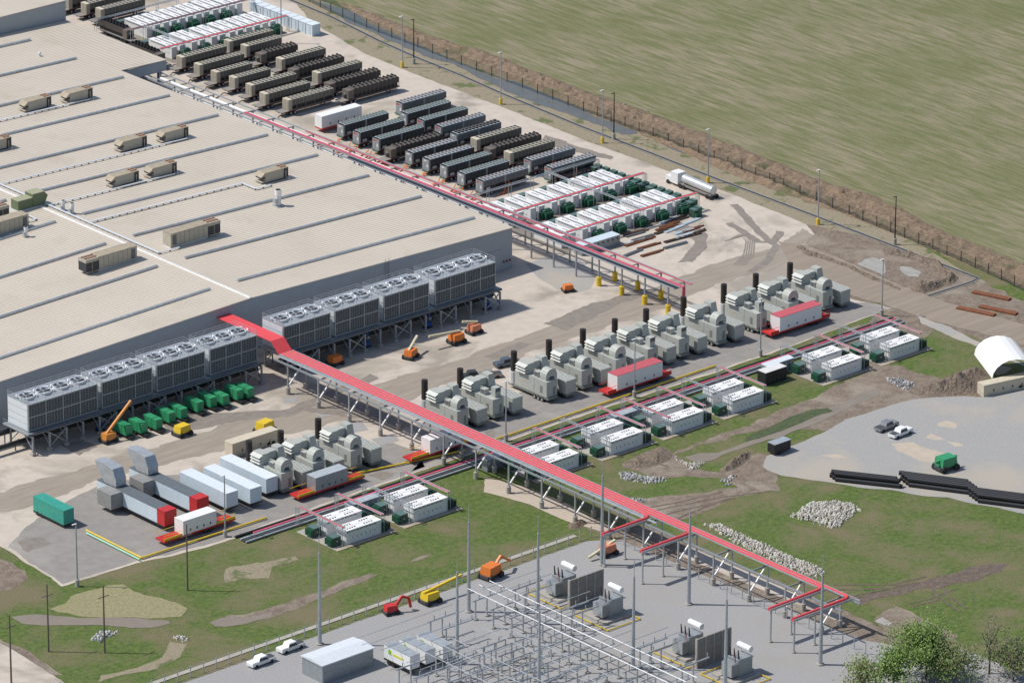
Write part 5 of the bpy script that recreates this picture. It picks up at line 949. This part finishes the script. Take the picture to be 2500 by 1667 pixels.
for i in range(26):
    p = Q('n', rg.uniform(1400, 2050), rg.uniform(720, 1050)); m = rg.choice(('rust','rustdark','rustdark','steeldark','paleblue')); b = MB(m); [b.box(0,k*.35,0,rg.uniform(5,7),k*.35+.2,.35) for k in range(3)]
    tag(b.build('steel_beam_stack', None, (*p, 0), R(rg.uniform(-6,8))), '%s stack of beams near the blue-grey switchgear building, %s' % ({'rust':'rusty','rustdark':'dark','steeldark':'grey','paleblue':'galvanised'}[m], ORD[i]+' pile of the yard'), 'steel beams', 'steel beam piles')
for i, (x, y) in enumerate(((1830,800),(2000,790),(1950,680))): tag(MB('rust').box(0,0,0,9,1.6,.4).build('steel_beam_stack', None, at('m', x, y), R(-72)), 'orange rusty beams by the dirt road, %s pile' % ORD[i], 'steel beams')
for i, (c, x, y) in enumerate((('h',430,1230),('h',925,1240),('h',100,1509),('h',1657,690))):
    t = thing('utility_pole', 'wooden utility pole, %s' % ['left one of two below the parking lot','right one of two below the parking lot','at the bottom left corner','beside the fenced transformer'][i], 'utility pole', at(c, x, y)); MB('woodpole').cyl((0,0,0),(0,0,14),.2,.13).build('pole', t); MB('woodpole').bar((-1.3,0,11.6),(1.3,0,11.6),.14).build('crossarm', t)
# trees at the lower right
mat('leaf_a', (.11,.19,.04), rough=.8); mat('leaf_b', (.20,.29,.07), rough=.8); mat('leaf_c', (.17,.17,.08), rough=.8); mat('bark', (.14,.12,.10), rough=.95)
def tree(lab, p, h, r, n, ms, name='tree'):
    t = thing(name, lab, 'tree', (*p, 0)); b = MB('bark'); b.cyl((0,0,0),(0,0,h*.6),.25,.12)
    for k in range(9): a = k*.7; b.cyl((0,0,h*(.2+.04*k)),(math.cos(a)*r*.6,math.sin(a)*r*.6,h*(.6+.03*k)),.1,.03,5)
    b.build('trunk', t); b = MB(ms[0]); cl = [(rg.gauss(0,r*.42), rg.gauss(0,r*.42), h*rg.uniform(.35,.95), r*rg.uniform(.15,.3)) for _ in range(34)]
    for _ in range(n):
        x, y, z_, q = rg.choice(cl); v = Vector((x+rg.gauss(0,q), y+rg.gauss(0,q), max(.4, z_+rg.gauss(0,q*.8)))); s_ = rg.uniform(.1,.22); a = Vector((rg.uniform(-1,1),rg.uniform(-1,1),rg.uniform(-1,1))).normalized()*s_; c = a.orthogonal().normalized()*s_; b.m(rg.choice(ms)); b.face([v-a, v-c, v+a, v+c])
    b.build('crown', t)
for i, (x, y, h, r_, n_, ms) in enumerate(((1450,1540,11,6,16000,('leaf_a','leaf_b')),(1150,1620,8,4,4000,('leaf_b','leaf_a')),(860,1640,6,3.5,2200,('leaf_b','leaf_c')),(1700,1640,9,5,3500,('leaf_c','leaf_a')),(2030,1480,12,3,250,('leaf_c','bark')),(2250,1540,8,6,4000,('leaf_c','leaf_a','bark')))):
    tree(['biggest leafy green tree at the lower right','leafy tree left of the biggest one','pale small tree at the bottom edge','brownish tree right of the biggest one','nearly bare thin tree standing alone','scrubby brown-green brush at the corner'][i], Q('l', x, y), h, r_, n_, ms)
